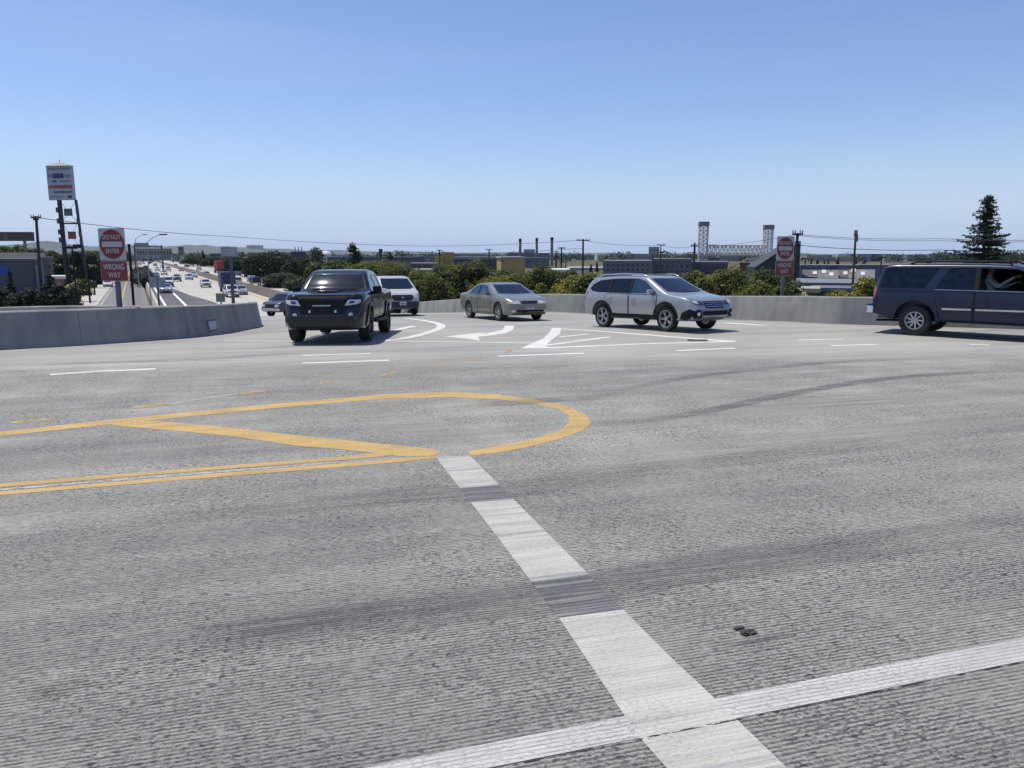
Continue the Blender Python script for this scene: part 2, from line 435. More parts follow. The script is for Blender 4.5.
# barrier foot lines (ground points), reused for the outline of the deck
LB = [G(*p) for p in ((-260, 366), (-120, 358), (0, 350), (70, 346.2), (130, 342.2), (190, 338), (228, 333.6), (250, 329.3))]
LB += [Vector(p) for p in ((-9.15, 28.2, 0), (-9.4, 29.4, 0), (-9.75, 30.2, 0), (-10.4, 30.9, 0), (-11.3, 31.4, 0), (-12.8, 32.0, 0), (-16, 33, 0), (-23, 35, 0))]
RBp = ((870, 324), (800, 321), (740, 319), (690, 316.8), (640, 314.6), (600, 313.2))
RB = [Vector((60, 16.5, 0)), Vector((34, 19.8, 0)), Vector((20, 22.4, 0))] + [G(*p) for p in RBp]
RB += [Vector(p) for p in ((1.0, 42, 0), (-1.5, 48, 0), (-4.3, 55.5, 0), (-7, 63, 0), (-10.5, 72, 0), (-15.5, 82, 0), (-23, 95, 0))]
LB = catmull([Vector((p.x, p.y)) for p in LB], 5); RB = catmull([Vector((p.x, p.y)) for p in RB], 4)
k_nose = min(range(len(LB)), key=lambda i: (LB[i] - Vector((-9.6, 29.9))).length)
ramp_left = [Vector((-33, 92)), Vector((-27.5, 80)), Vector((-20.8, 62)), Vector((-14.2, 44)), Vector((-10.0, 31.0))]
deck_poly = [Vector((-60, -25)), Vector((60, -25))] + RB + ramp_left + [Vector((p.x, p.y)) for p in LB[:k_nose + 1]][::-1]
dbm = sheet_bm(deck_poly, 1.5, zdeck)
# a real slab: skirt and underside 0.8 m down
bmesh.ops.remove_doubles(dbm, verts=dbm.verts, dist=1e-4)
ext = bmesh.ops.extrude_face_region(dbm, geom=dbm.faces[:], use_keep_orig=True)
top = [g for g in ext['geom'] if isinstance(g, bmesh.types.BMVert)]
tops = set(top)
for v in dbm.verts:
    if v not in tops: v.co.z -= 0.85
bmesh.ops.recalc_face_normals(dbm, faces=dbm.faces)
me = bpy.data.meshes.new('road'); dbm.to_mesh(me); dbm.free()
road = tag(link('road', me, m_deck), kind='structure')

def zoff(o): return lambda x, y: zdeck(x, y) + o
NLAY = [0]
def mark(name, polys, mat, off=0.005, px=True):
    bm = bmesh.new(); NLAY[0] += 1; off = 0.0016 + off * 0.15 + 0.00009 * NLAY[0]
    for poly in polys:
        pts = [G(*p) for p in poly] if px else poly
        t = sheet_bm(pts, 1.5, zdeck, off)
        tm = bpy.data.meshes.new('t'); t.to_mesh(tm); t.free(); bm.from_mesh(tm); bpy.data.meshes.remove(tm)
    me = bpy.data.meshes.new(name); bm.to_mesh(me); bm.free()
    return link(name, me, mat, road)
def line(name, pxs, w, mat, off=0.005, w2=None, curve=0):
    pts = [G(*p) for p in pxs]
    if curve: pts = catmull(pts, curve)
    return mark(name, [stroke(pts, w, w2)], mat, off, px=False)

# wide limit line with rubber bands, and the grooved edge line it crosses
def gvv(p):                                           # groove coordinate across the traffic
    return -math.sin(GANG) * p.x + math.cos(GANG) * p.y
bA, bB = gvv(G(487, 493)), gvv(G(580, 594))
m_limit = mark_material('limit_line_paint', (0.48, 0.465, 0.42), 0.24, groove=0.10, streak=0.6, speck=0.3,
                        rubber=[(bA, abs(gvv(G(474, 485)) - gvv(G(492, 500))) / 2, 0.9), (bB, abs(gvv(G(560, 576)) - gvv(G(600, 613))) / 2, 0.95)])
mark('limit_line', [[(435.5, 457), (470, 456), (574, 560), (668, 655), (735, 718), (830, 810), (700, 806), (638, 736), (560, 620), (492, 530)]], m_limit, 0.009)
mark('edge_line', [[(-100, 859.6), (150, 810.4), (365, 768), (700, 702), (1024, 638), (1150, 613.2), (1150, 635.8), (1024, 661), (700, 726), (490, 768), (150, 836.3), (-100, 886.4)]], m_wgroove, 0.005)
line('joint', [(-100, 888.4), (150, 838), (490, 769.6), (700, 727.4), (1024, 662.2), (1160, 635)], 0.012, mark_material('joint_crack', (0.03, 0.03, 0.033), 0.54, speck=0.0), 0.014)
# yellow turn loop
mark('yellow_loop', [[(-60, 438.5), (0, 431.8), (106, 420.4), (212, 409.9), (300, 401.5), (340, 398.4), (383, 394.4), (449, 392), (499, 395), (532, 399.4), (565.6, 406.2), (585.5, 414.5), (591.5, 422.8), (582, 431), (559, 439.4), (525.8, 447.7), (499, 452.7), (471, 456),
                      (467.5, 451.6), (499, 446), (532.4, 439.2), (559, 431), (569, 422.8), (569, 416), (559, 409.6), (532.4, 403.4), (499, 399.8), (449, 397), (383, 398.9), (340, 402.6), (300, 405.8), (212, 414.2), (106, 425), (0, 436.2), (-60, 443.2)]], m_yellow)
mark('yellow_diagonal', [[(107, 421.6), (156, 421), (232, 428), (300, 436), (340, 439.8), (433, 449.2), (441, 452.4), (433, 456.4), (399, 456.2), (340, 449.4), (300, 446.4), (232, 436.4), (170, 430.5), (113, 425.6)]], m_yellow, 0.007)
mark('double_yellow_line', [[(-40, 487.6), (0, 483.6), (170, 470.2), (340, 457.2), (385, 452.6), (392, 455.4), (340, 460.4), (170, 473.6), (0, 487.2), (-40, 491.4)],
                            [(-40, 496), (0, 491.8), (170, 477.6), (340, 463.6), (433, 456), (437, 458.4), (400, 462.2), (340, 467.2), (170, 481.2), (0, 495.4), (-40, 500)]], m_yellow)
mark('old_white_line', [[(-40, 493.5), (0, 489), (170, 475), (340, 461.6), (340, 463), (170, 476.7), (0, 490.8), (-40, 495)]], m_wfaint, 0.004)
mark('yellow_dash', [[(10, 421.8), (54, 417.8), (57, 419.4), (12, 423.8)], [(131, 406.8), (166, 402.8), (169, 404.6), (133, 409)], [(239, 393), (264, 389.6), (267, 391.4), (242, 395)],
                     [(318, 382.4), (335, 379.4), (339, 381), (321, 384.2)], [(378, 375.2), (394, 371.6), (397, 373.6), (382, 377)], [(429, 365.4), (444, 362), (447, 364.2), (432, 367.4)], [(471, 359.6), (480, 355.6), (483, 357.6), (474, 361.4)],
                     [(503, 351.8), (510, 349.2), (513, 351), (506, 353.4)]], m_yfaint)
line('faded_line', [(170, 404.2), (238, 393.4)], 0.13, m_wfaint)
# white markings beyond
mark('lane_arrow', [[(444.6, 336.6), (487, 332.2), (480, 334.4), (492, 332.5), (502.5, 329.8), (505.2, 325.8), (514.2, 325.8), (513, 330.2), (505, 333.4), (490, 335.7), (478, 336.8), (480, 340.9), (465, 338.6)]], m_white)
mark('gore_stripe', [[(521, 348.6), (531, 343.7), (543.5, 338.3), (549, 333), (552, 328), (561.7, 328), (559.7, 334), (552.5, 339.4), (546, 345.2), (549, 348.4)]], m_white)
line('gore_line', [(561, 328.8), (600, 331.4), (650, 335.2), (690, 338.4), (735, 341.6)], 0.24, m_white, w2=0.32)
line('gore_line', [(546, 348), (600, 345.8), (650, 343.7), (735, 341.6)], 0.24, m_white, 0.007)
line('chevron_line', [(559, 337.2), (589, 334)], 0.2, m_white, 0.006)
line('chevron_line', [(545, 345.6), (575, 341.6), (610, 337)], 0.22, m_white, 0.006)
line('lane_line', [(225, 341), (300, 341.1), (383, 341), (450, 342), (534, 343.2)], 0.15, m_white)
line('lane_line', [(498, 356.4), (584, 353.3)], 0.2, m_white)
line('lane_line', [(488, 349.8), (521, 348.6)], 0.12, m_wfaint)
line('lane_line', [(302, 355.6), (371, 353.7)], 0.16, m_white)
line('lane_line', [(303, 363.3), (389, 360.4)], 0.19, m_white)
line('lane_line', [(80, 363.3), (120, 362), (164, 361), (230, 360)], 0.13, m_wfaint)
line('lane_line', [(50, 374.8), (100, 371.4), (156, 369)], 0.19, m_white)
line('lane_line', [(50, 373), (78, 372.4), (140, 367.8), (157, 366.3)], 0.1, m_wfaint)
line('lane_line', [(222, 366.6), (254, 365.4)], 0.16, m_wfaint)
line('lane_line', [(676, 350.9), (735, 348.3)], 0.2, m_white)
line('lane_line', [(798, 340.2), (843, 339.4)], 0.17, m_white)
line('lane_line', [(831, 345.9), (878, 344.4)], 0.19, m_white)
line('lane_line', [(970, 344.6), (990, 345.4)], 0.2, m_white)
line('lane_line', [(741, 333.6), (800, 331.9), (865, 330)], 0.16, m_wfaint)
line('lane_line', [(722, 322.8), (765, 325.7)], 0.42, m_white)
line('lane_line', [(538, 323.2), (600, 327.2)], 0.2, m_wfaint)
line('lane_line', [(556, 318.6), (605, 321.2), (640, 323)], 0.2, m_wfaint)
line('curved_lane_line', [(384, 340.6), (406, 338.2), (424, 333.8), (438, 329.2), (441, 325.4), (434, 322.6), (418, 319.8), (404, 318.4)], 0.3, m_white, curve=5)
line('lane_line', [(390, 331.4), (414, 326)], 0.3, m_white)
# sandy strip at the foot of the right wall, tyre marks, stains
def strip_mark(name, pts, w, mat, off):
    """strip with an 'edge' weight that falls to zero at both sides and both ends"""
    NLAY[0] += 1; off = 0.0016 + off * 0.15 + 0.00009 * NLAY[0]
    P = [Vector((p.x, p.y)) for p in pts]; n = len(P); prof = (-1, -0.6, 0, 0.6, 1); bm = bmesh.new(); rows = []
    lay = bm.verts.layers.float.new('edge')
    for i, p in enumerate(P):
        d = (P[min(i + 1, n - 1)] - P[max(i - 1, 0)]).normalized(); nn = Vector((-d.y, d.x)); row = []
        for s in prof:
            q = p + nn * s * w / 2; v = bm.verts.new((q.x, q.y, zdeck(q.x, q.y) + off))
            e = min(1, 3 * i / n, 3 * (n - 1 - i) / n); v[lay] = (0 if abs(s) == 1 else 1) * e; row.append(v)
        rows.append(row)
    for a, b in zip(rows, rows[1:]):
        for k in range(4): bm.faces.new((a[k], a[k + 1], b[k + 1], b[k]))
    me = bpy.data.meshes.new(name); bm.to_mesh(me); bm.free()
    return link(name, me, mat, road)
m_tyre = stain_material('tyre_rubber_mark', (0.07, 0.07, 0.078), 0.7, .8, 24)
m_tyref = stain_material('faint_tyre_mark', (0.075, 0.075, 0.085), 0.42, .7, 18)
m_dust = stain_material('pale_dust', (0.40, 0.38, 0.335), 0.6, 0.5, 7)
m_oil = stain_material('oil_stain', (0.055, 0.05, 0.045), 0.55, 3, 14)
def tyre(pxs, w, mat, off=0.012):
    strip_mark('tyre_mark', catmull([G(*p) for p in pxs], 8), w, mat, off)
tyre([(560, 428), (640, 421), (700, 412.5), (760, 400), (820, 388.5), (880, 379.5), (940, 374.5), (1024, 371), (1120, 368)], 0.34, m_tyre)
tyre([(560, 408), (620, 391), (680, 379), (730, 372.5), (790, 366), (850, 361.5), (960, 358)], 0.34, m_tyref)
tyre([(60, 530), (200, 514), (330, 503), (430, 494), (487, 493), (600, 476), (760, 456), (900, 440), (1060, 421)], 0.62, m_tyref, 0.004)
tyre([(180, 645), (230, 636), (330, 620), (450, 606), (577, 594), (700, 569), (850, 549), (960, 532), (1080, 514)], 0.62, m_tyref, 0.004)
tyre([(205, 638), (260, 628), (330, 617), (430, 600)], 0.34, m_tyref, 0.004)
tyre([(470, 405), (505, 403.5), (560, 400), (640, 396)], 0.5, m_tyref, 0.004)
tyre([(0, 366), (60, 364), (150, 361), (240, 357), (330, 350)], 0.5, m_tyref, 0.004)
tyre([(180, 352), (280, 347), (340, 343), (420, 338)], 0.28, m_tyref, 0.004)
tyre([(560, 472), (700, 450), (860, 432), (1060, 412)], 0.8, m_dust, 0.004)
tyre([(600, 428), (760, 412), (900, 399), (1060, 388)], 0.9, m_dust, 0.004)
tyre([(300, 425), (360, 415), (420, 428), (470, 440)], 0.9, m_dust, 0.004)
tyre([(0, 385), (120, 380), (260, 373), (420, 366), (600, 362), (800, 358), (1024, 352)], 1.6, m_dust, 0.004)
tyre([(560, 380), (700, 385), (860, 398), (1024, 410)], 0.7, m_dust, 0.004)
tyre([(28, 694), (60, 688), (90, 680)], 0.2, m_oil, 0.004)
tyre([(722, 646), (760, 640), (800, 632)], 0.07, m_tyref, 0.004)
gut = [Vector((p.x, p.y)) for p in RB[2:-4]]
strip_mark('gutter_dust', [p + Vector((-0.4, -0.6)) for p in gut], 1.5, m_dust, 0.006)
strip_mark('gutter_dust', [Vector((p.x + 0.6, p.y - 0.3)) for p in LB[8:k_nose + 3]], 1.0, m_dust, 0.006)
# ------------------------------------------------------------------ barriers
def barrier(name, path, label, hgt=0.9, zf=zdeck, skirt=0.35, flip=1, drop=None):
    """single-slope concrete parapet swept along the foot line; interior to the left of the path (flip=-1: right)"""
    o = empty(name, (path[0].x, path[0].y, 0), label, 'barrier')
    prof = [(-0.005, -skirt), (0.0, 0.0), (0.03, 0.07), (0.17, hgt - 0.03), (0.2, hgt), (0.44, hgt), (0.47, hgt - 0.03), (0.6, 0.0), (0.6, -0.9)]
    mb = MB(); rows = []; n = len(path)
    for i, p in enumerate(path):
        d = (path[min(i + 1, n - 1)] - path[max(i - 1, 0)]).normalized(); nn = Vector((-d.y, d.x)) * flip
        z = zf(p.x, p.y) - (drop(i) if drop else 0)
        rows.append([mb.bm.verts.new((p.x + nn.x * u, p.y + nn.y * u, z + h)) for u, h in prof])
    for a, b in zip(rows, rows[1:]):
        for k in range(len(prof) - 1): mb.bm.faces.new((a[k], a[k + 1], b[k + 1], b[k]))
    mb.bm.faces.new(rows[0]); mb.bm.faces.new(rows[-1][::-1])
    mb.build('parapet', m_barrier, o, 30, off=o.location)
    return o
bl = barrier('barrier', LB, 'concrete barrier curving to a blunt nose at the left, a small box on its face', drop=lambda i: min(.2, max(0, (i - k_nose) * .02)))
br = barrier('barrier', RB, 'long concrete barrier wall running behind the silver wagon and the green sedan', flip=1)
for j in range(3, len(RB) - 2, 2):                     # casting joints of the parapet
    p = RB[j]; d = (RB[j + 1] - RB[j - 1]).normalized(); nn = Vector((-d.y, d.x)); z = zdeck(p.x, p.y)
    a = Vector((p.x - nn.x * 0.004, p.y - nn.y * 0.004, z + 0.07)); b = Vector((p.x + nn.x * 0.166, p.y + nn.y * 0.166, z + 0.87))
    MB().tube([a, b], 0.011, 5).build('joint', M('joint_dark', (0.12, 0.12, 0.12), 0.9), br, off=br.location)
acc = 0
for j in range(1, k_nose):
    acc += (LB[j] - LB[j - 1]).length
    if acc > 2.9:
        acc = 0; p = LB[j]; d = (LB[j + 1] - LB[j - 1]).normalized(); nn = Vector((-d.y, d.x)); z = zdeck(p.x, p.y)
        MB().tube([Vector((p.x + nn.x * .026, p.y + nn.y * .026, z + 0.07)), Vector((p.x + nn.x * .166, p.y + nn.y * .166, z + 0.87))], 0.004, 5).build('joint', M('joint_dark', (0.12, 0.12, 0.12), 0.9), bl, off=bl.location)
# little junction box set into the left barrier
pb = G(218.5, 335.2); kb = min(range(len(LB)), key=lambda i: (LB[i] - Vector((pb.x, pb.y))).length)
d = (LB[kb + 1] - LB[kb - 1]).normalized(); nn = Vector((-d.y, d.x)); z0 = zdeck(pb.x, pb.y)
tl = math.atan2(0.14, 0.8)
fx = Vector((d.x, d.y, 0)); fz = Vector((nn.x * math.sin(tl), nn.y * math.sin(tl), math.cos(tl))); fy = fx.cross(fz)
bm4 = Matrix((fx, fy, fz)).transposed().to_4x4()
cb = Vector((LB[kb].x, LB[kb].y, z0)) + Vector((nn.x, nn.y, 0)) * 0.085 + Vector((0, 0, 0.3))
jb = MB().box(cb, (0.58, 0.05, 0.33), mat=bm4, bev=0.006).build('junction_box', M('box_frame', (0.09, 0.1, 0.11), 0.6), bl, off=bl.location)
lid = MB(); lid.box(cb - fy * 0.0 + (fy * -0.031 if (fy.dot(Vector((nn.x, nn.y, 0))) > 0) else fy * 0.031), (0.46, 0.02, 0.25), mat=bm4, bev=0.005)
lid.build('cover_plate', M('box_cover', (0.36, 0.40, 0.44), 0.45, 0.2), jb, off=bl.location)
# debris on the road
p = G(700, 341.2); t = MB()
for k, (dx, dy, a) in enumerate(((-0.19, 0.03, -0.15), (0.06, 0, -0.1))):
    t.box((p.x + dx, p.y + dy, p.z + 0.03), (0.26, 0.1, 0.025), a, bev=0.008)
o = t.build('rubber_strip', M('scrap_rubber', (0.02, 0.02, 0.022), 0.8), off=p, loc=p)
tag(o, 'flat black rubber strip lying on the road in front of the silver wagon', 'debris')
p = G(750, 632); t = MB()
for k in range(6):
    t.box((p.x + random.uniform(-.06, .06), p.y + random.uniform(-.04, .04), p.z + 0.011), (random.uniform(.03, .07), random.uniform(.015, .03), 0.003), random.uniform(-.6, .9))
o = t.build('tyre_scrap', M('scrap_brown', (0.05, 0.045, 0.042), 0.85), off=p, loc=p)
tag(o, 'small crumpled black scrap lying on the grooved road right of the white limit line', 'debris')

# ------------------------------------------------------------------ vehicles
m_dark = M('cabin_trim', (0.016, 0.016, 0.018), 0.85); m_tire = M('tyre_rubber', (0.018, 0.018, 0.019), 0.85)
m_black = M('black_plastic', (0.014, 0.0145, 0.016), 0.6, spec=.15); m_gap = M('door_gap', (0.008, 0.008, 0.009), 0.9)
m_chrome = M('bright_metal', (0.65, 0.66, 0.68), 0.18, 1.0); m_alloy = M('alloy', (0.42, 0.43, 0.45), 0.35, 0.8)
m_dalloy = M('dark_alloy', (0.03, 0.03, 0.033), 0.4, 0.4); m_seat = M('seat_cloth', (0.07, 0.068, 0.065), 0.9)
m_lamp = M('lamp_glass', (0.62, 0.62, 0.62), 0.35, 0.45, coat=0.6); m_amber = M('amber_lens', (0.75, 0.28, 0.03), 0.2, coat=1.0)
m_red = M('red_lens', (0.30, 0.012, 0.02), 0.18, coat=1.0); m_plate = M('plate_white', (0.6, 0.6, 0.6), 0.5)
m_ink = M('plate_ink', (0.05, 0.06, 0.14), 0.6)
g_clear = glass('window_glass', (0.45, 0.55, 0.56), .8); g_dark = glass('tinted_glass', (0.035, 0.04, 0.05), 0.42); g_wind = glass('windscreen_glass', (0.42, 0.52, 0.54), 1.0, 0.02)
m_mirrorglass = M('mirror_glass', (0.5, 0.55, 0.6), 0.05, 1.0)

def tab(t, xs):
    a = sorted(t); fx = np.linspace(a[0][0] - 0.4, a[-1][0] + 0.4, 600)
    v = np.interp(fx, [q[0] for q in a], [q[1] for q in a]); k = np.hanning(9); k /= k.sum()
    v2 = np.convolve(np.pad(v, 4, 'edge'), k, 'valid')
    return np.interp(xs, fx, v2)
def ring_half(z0, zb, zt, w, tum):
    h = max(zt - zb, 0.012); wb = w * 0.985
    e = (wb - tum * h - 0.012, zb + h * 0.965); zs = zb - z0
    pts = [(0, z0), (w * 0.6, z0), (w * 0.88, z0 + 0.01), (w * 0.955, z0 + 0.06 * min(1, zs)), (w * 0.985, z0 + 0.22 * zs), (w * 0.998, z0 + 0.42 * zs),
           (w, z0 + 0.62 * zs), (w * 0.997, z0 + 0.8 * zs), (w * 0.992, z0 + 0.92 * zs), (wb, zb)]
    r = min(0.5, 0.09 / h) if h > 0.2 else 0.35
    for k in (0.25, 0.5, 0.75): pts.append((wb + (e[0] - wb) * k * (1 - r), zb + (e[1] - zb) * k * (1 - r)))
    a = (wb + (e[0] - wb) * (1 - r), zb + (e[1] - zb) * (1 - r)); c = (e[0] * 0.84, zt - h * 0.012)
    for k in (0, 0.25, 0.5, 0.75, 1):
        pts.append(((1 - k) ** 2 * a[0] + 2 * k * (1 - k) * e[0] + k * k * c[0], (1 - k) ** 2 * a[1] + 2 * k * (1 - k) * (zb + h) + k * k * c[1]))
    pts += [(e[0] * 0.55, zt - h * 0.002), (e[0] * 0.25, zt), (0, zt)]
    return pts
def loft_body(sp, n=84):
    xs = np.linspace(sp['zt'][0][0], sp['zt'][-1][0], n)
    xs = np.sort(np.concatenate([xs, sp.get('keys', [])]))
    T = {k: tab(sp[k], xs) for k in ('zt', 'zb', 'w', 'z0')}
    bm = bmesh.new(); rows = []
    for i, x in enumerate(xs):
        hp = ring_half(T['z0'][i], T['zb'][i], max(T['zt'][i], T['zb'][i] + 0.01), T['w'][i], sp['tum'])
        full = [(y, z) for y, z in hp] + [(-y, z) for y, z in hp[1:-1][::-1]]
        rows.append([bm.verts.new((x, y, z)) for y, z in full])
    m = len(rows[0])
    for a, b in zip(rows, rows[1:]):
        for k in range(m): bm.faces.new((a[k], a[(k + 1) % m], b[(k + 1) % m], b[k]))
    bm.faces.new(rows[0]); bm.faces.new(rows[-1][::-1])
    bmesh.ops.recalc_face_normals(bm, faces=bm.faces)
    return bm
def cavity(sp):
    x0, x1 = sp['cab']; xs = np.linspace(x0, x1, 26); fxs = lambda q: {k: tab(sp[k], q) for k in ('zt', 'zb', 'w')}
    A, B, C = fxs(xs - 0.12), fxs(xs), fxs(xs + 0.12); mb = MB(); rows = []
    for i, x in enumerate(xs):
        zt = max(min(A['zt'][i], B['zt'][i], C['zt'][i]) - 0.05, B['zb'][i] - 0.02); zb = B['zb'][i]; w = B['w'][i]; h = max(zt - zb, 0.0)
        hp = [(w - 0.14, 2 * sp['R'] + sp.get('arch', .065) + .03), (w - 0.075, zb - 0.12), (w - 0.075, zb - 0.03), (w - 0.085 - sp['tum'] * h * 0.85, zt - 0.03), (w - 0.16 - sp['tum'] * h * 0.9, zt)]
        rows.append([mb.bm.verts.new((x, y, z)) for y, z in hp] + [mb.bm.verts.new((x, -y, z)) for y, z in hp[::-1]])
    for a, b in zip(rows, rows[1:]):
        for k in range(10): mb.bm.faces.new((a[k], a[(k + 1) % 10], b[(k + 1) % 10], b[k]))
    mb.bm.faces.new(rows[0]); mb.bm.faces.new(rows[-1][::-1])
    for f in mb.bm.faces: f.material_index = 1
    return mb.mesh()
def cut(body, cutters):
    """boolean difference through modifiers, no operators"""
    o = bpy.data.objects.new('tmp_body', body); COL.objects.link(o); tmp = [o]
    for c in cutters:
        while len(c.materials) < 2: c.materials.append(m_dark)
        q = bpy.data.objects.new('tmp_cut', c); COL.objects.link(q); tmp.append(q)
        md = o.modifiers.new('b', 'BOOLEAN'); md.operation = 'DIFFERENCE'; md.solver = 'EXACT'; md.object = q
        try: md.material_mode = 'INDEX'
        except Exception: pass
    bpy.context.view_layer.update()
    me = bpy.data.meshes.new_from_object(o.evaluated_get(bpy.context.evaluated_depsgraph_get()))
    for q in tmp: bpy.data.objects.remove(q)
    me.materials.clear()
    return me
AX = {'y+': (lambda u, v, d: Vector((u, d, v)), Vector((0, -1, 0))), 'y-': (lambda u, v, d: Vector((u, -d, v)), Vector((0, 1, 0))),
      'x+': (lambda u, v, d: Vector((d, u, v)), Vector((-1, 0, 0))), 'x-': (lambda u, v, d: Vector((-d, u, v)), Vector((1, 0, 0))),
      'z+': (lambda u, v, d: Vector((u, v, d)), Vector((0, 0, -1)))}
class Car:
    def __init__(s, name, sp, paintm, label=None, cat='car', group=None):
        s.sp = sp; s.root = empty(name, (0, 0, 0), label, cat, group); s.paint = paintm
        bm = loft_body(sp); s.bvh = BVHTree.FromBMesh(bm)
        me = bpy.data.meshes.new('body'); bm.to_mesh(me); bm.free()
        for m in (paintm, m_dark): me.materials.append(m)
        cs = [cavity(sp)]
        wins = [p for p in sp['side']]; c = MB(); holes = 0
        for p in wins:
            for sg in (1, -1): c.prism(p, lambda u, v, d, sg=sg: Vector((u, sg * d, v)), 0.35, 1.6)
        if wins: cs.append(c.mesh())
        c = MB()
        if sp.get('wind'): c.prism(sp['wind'], lambda u, v, d: Vector((d, u, v)), sp['xm'][1], 4)
        if sp.get('rear'): c.prism(sp['rear'], lambda u, v, d: Vector((d, u, v)), -4, sp['xm'][0])
        cs.append(c.mesh())
        if sp.get('bed'):
            x0, x1, w, z = sp['bed']; c = MB().box(((x0 + x1) / 2, 0, z + 0.5), (x1 - x0, 2 * w, 1.0), mi=1); cs.append(c.mesh())
        c = MB(); R = sp['R']
        for ax in sp['axles']:
            for sg in (1, -1):
                yy = sp['track'] / 2
                c.cyl((ax, sg * (yy - 0.22), R + 0.01), (ax, sg * 1.4, R + 0.01), R + sp.get('arch', 0.065), n=30, mi=1)
        cs.append(c.mesh())
        s.body = link('body', cut(me, cs), [paintm, m_dark], s.root, smooth=32)
    def patch(s, name, poly, axis, mat, off=0.001, th=0.008, step=None, parent=None, smooth=40, bulge=0):
        fn, d = AX[axis]; bm = bmesh.new(); step = step or (0.045 if axis[0] == 'x' else 0.09)
        many = not isinstance(poly[0][0], (int, float))
        for pl in (poly if many else [poly]): bm.faces.new([bm.verts.new((u, v, 0)) for u, v in pl]).normal_update()
        if many: bmesh.ops.remove_doubles(bm, verts=bm.verts, dist=1e-5); poly = [q for pl in poly for q in pl]
        bmesh.ops.triangulate(bm, faces=bm.faces[:], ngon_method='EAR_CLIP')
        us = [p[0] for p in poly]; vs = [p[1] for p in poly]
        gridcut(bm, 0, min(us), max(us), step); gridcut(bm, 1, min(vs), max(vs), step)
        for v in bm.verts:
            o = fn(v.co.x, v.co.y, 4.0); h = s.bvh.ray_cast(o, d)
            if h[0] is None: h = s.bvh.find_nearest(fn(v.co.x, v.co.y, 1.2 if axis[0] != 'x' else 2.4))
            v.co = h[0] - d * off
            if bulge: hw_ = max(abs(q) for q in us); v.co -= d * bulge * (1 - (v.co.y / hw_) ** 2)
        ex = bmesh.ops.extrude_face_region(bm, geom=bm.faces[:], use_keep_orig=True)
        for g in ex['geom']:
            if isinstance(g, bmesh.types.BMVert): g.co -= d * th
        bmesh.ops.recalc_face_normals(bm, faces=bm.faces)
        me = bpy.data.meshes.new(name); bm.to_mesh(me); bm.free()
        return link(name, me, mat, parent or s.root, smooth=smooth)
    def arches(s, name, mat, z, a, b, t0, t1, off, th):
        for ax in s.sp['axles']:
            for sd in ('y+', 'y-'):
                pt = lambda k, r: (ax + math.cos(math.pi * (t0 + (t1 - t0) * k / 16)) * r, z + math.sin(math.pi * (t0 + (t1 - t0) * k / 16)) * r)
                s.patch(name, [[pt(k, a), pt(k, b), pt(k + 1, b), pt(k + 1, a)] for k in range(16)], sd, mat, off=off, th=th, step=.5)
    def pillars(s, polys):
        for p in polys:
            for a in ('y+', 'y-'): s.patch('pillar_trim', p, a, m_black, off=.001, th=.004)
    def both(s, name, poly, mat, **k):
        return [s.patch(name, poly, a, mat, **k) for a in ('y+', 'y-')]
    def mir(s, name, poly, axis, mat, **k):
        return [s.patch(name, p, axis, mat, **k) for p in (poly, [(-u, v) for u, v in poly][::-1])]
    def glaze(s, side=None, wind=None, rear=None, skip=()):
        for i, p in enumerate(s.sp['side']):
            for a in ('y+', 'y-'):
                if (i, a) in skip: continue
                g = side if not isinstance(side, (list, tuple)) else side[i]
                s.patch('window', p, a, g, off=-0.016, th=0.006)
        if s.sp.get('wind'): s.patch('windscreen', s.sp['wind'], 'x+', wind or g_wind, off=-0.022, th=0.006, bulge=.065)
        if s.sp.get('rear'): s.patch('rear_window', s.sp['rear'], 'x-', rear or side if not isinstance(side, (list, tuple)) else rear or side[0], off=-0.02, th=0.006)
    def doors(s, polys, handles, hm=None):
        for p, hx in zip(polys, handles):
            cx = sum(q[0] for q in p) / len(p); cz = sum(q[1] for q in p) / len(p)
            big = [(cx + (u - cx) * (1 + 0.028 / max(0.2, abs(u - cx))), cz + (v - cz) * (1 + 0.022 / max(0.2, abs(v - cz)))) for u, v in p]
            for a in ('y+', 'y-'):
                d = s.patch('door', p, a, s.paint, off=0.001, th=0.007, smooth=30)
                s.patch('gap', big, a, m_gap, off=-0.002, th=0.004, parent=d)
                if hx is not None:
                    x, z = hx; s.patch('handle', [(x - 0.09, z - 0.018), (x + 0.09, z - 0.014), (x + 0.09, z + 0.02), (x - 0.09, z + 0.018)], a, hm or s.paint, off=0.012, th=0.03, parent=d)
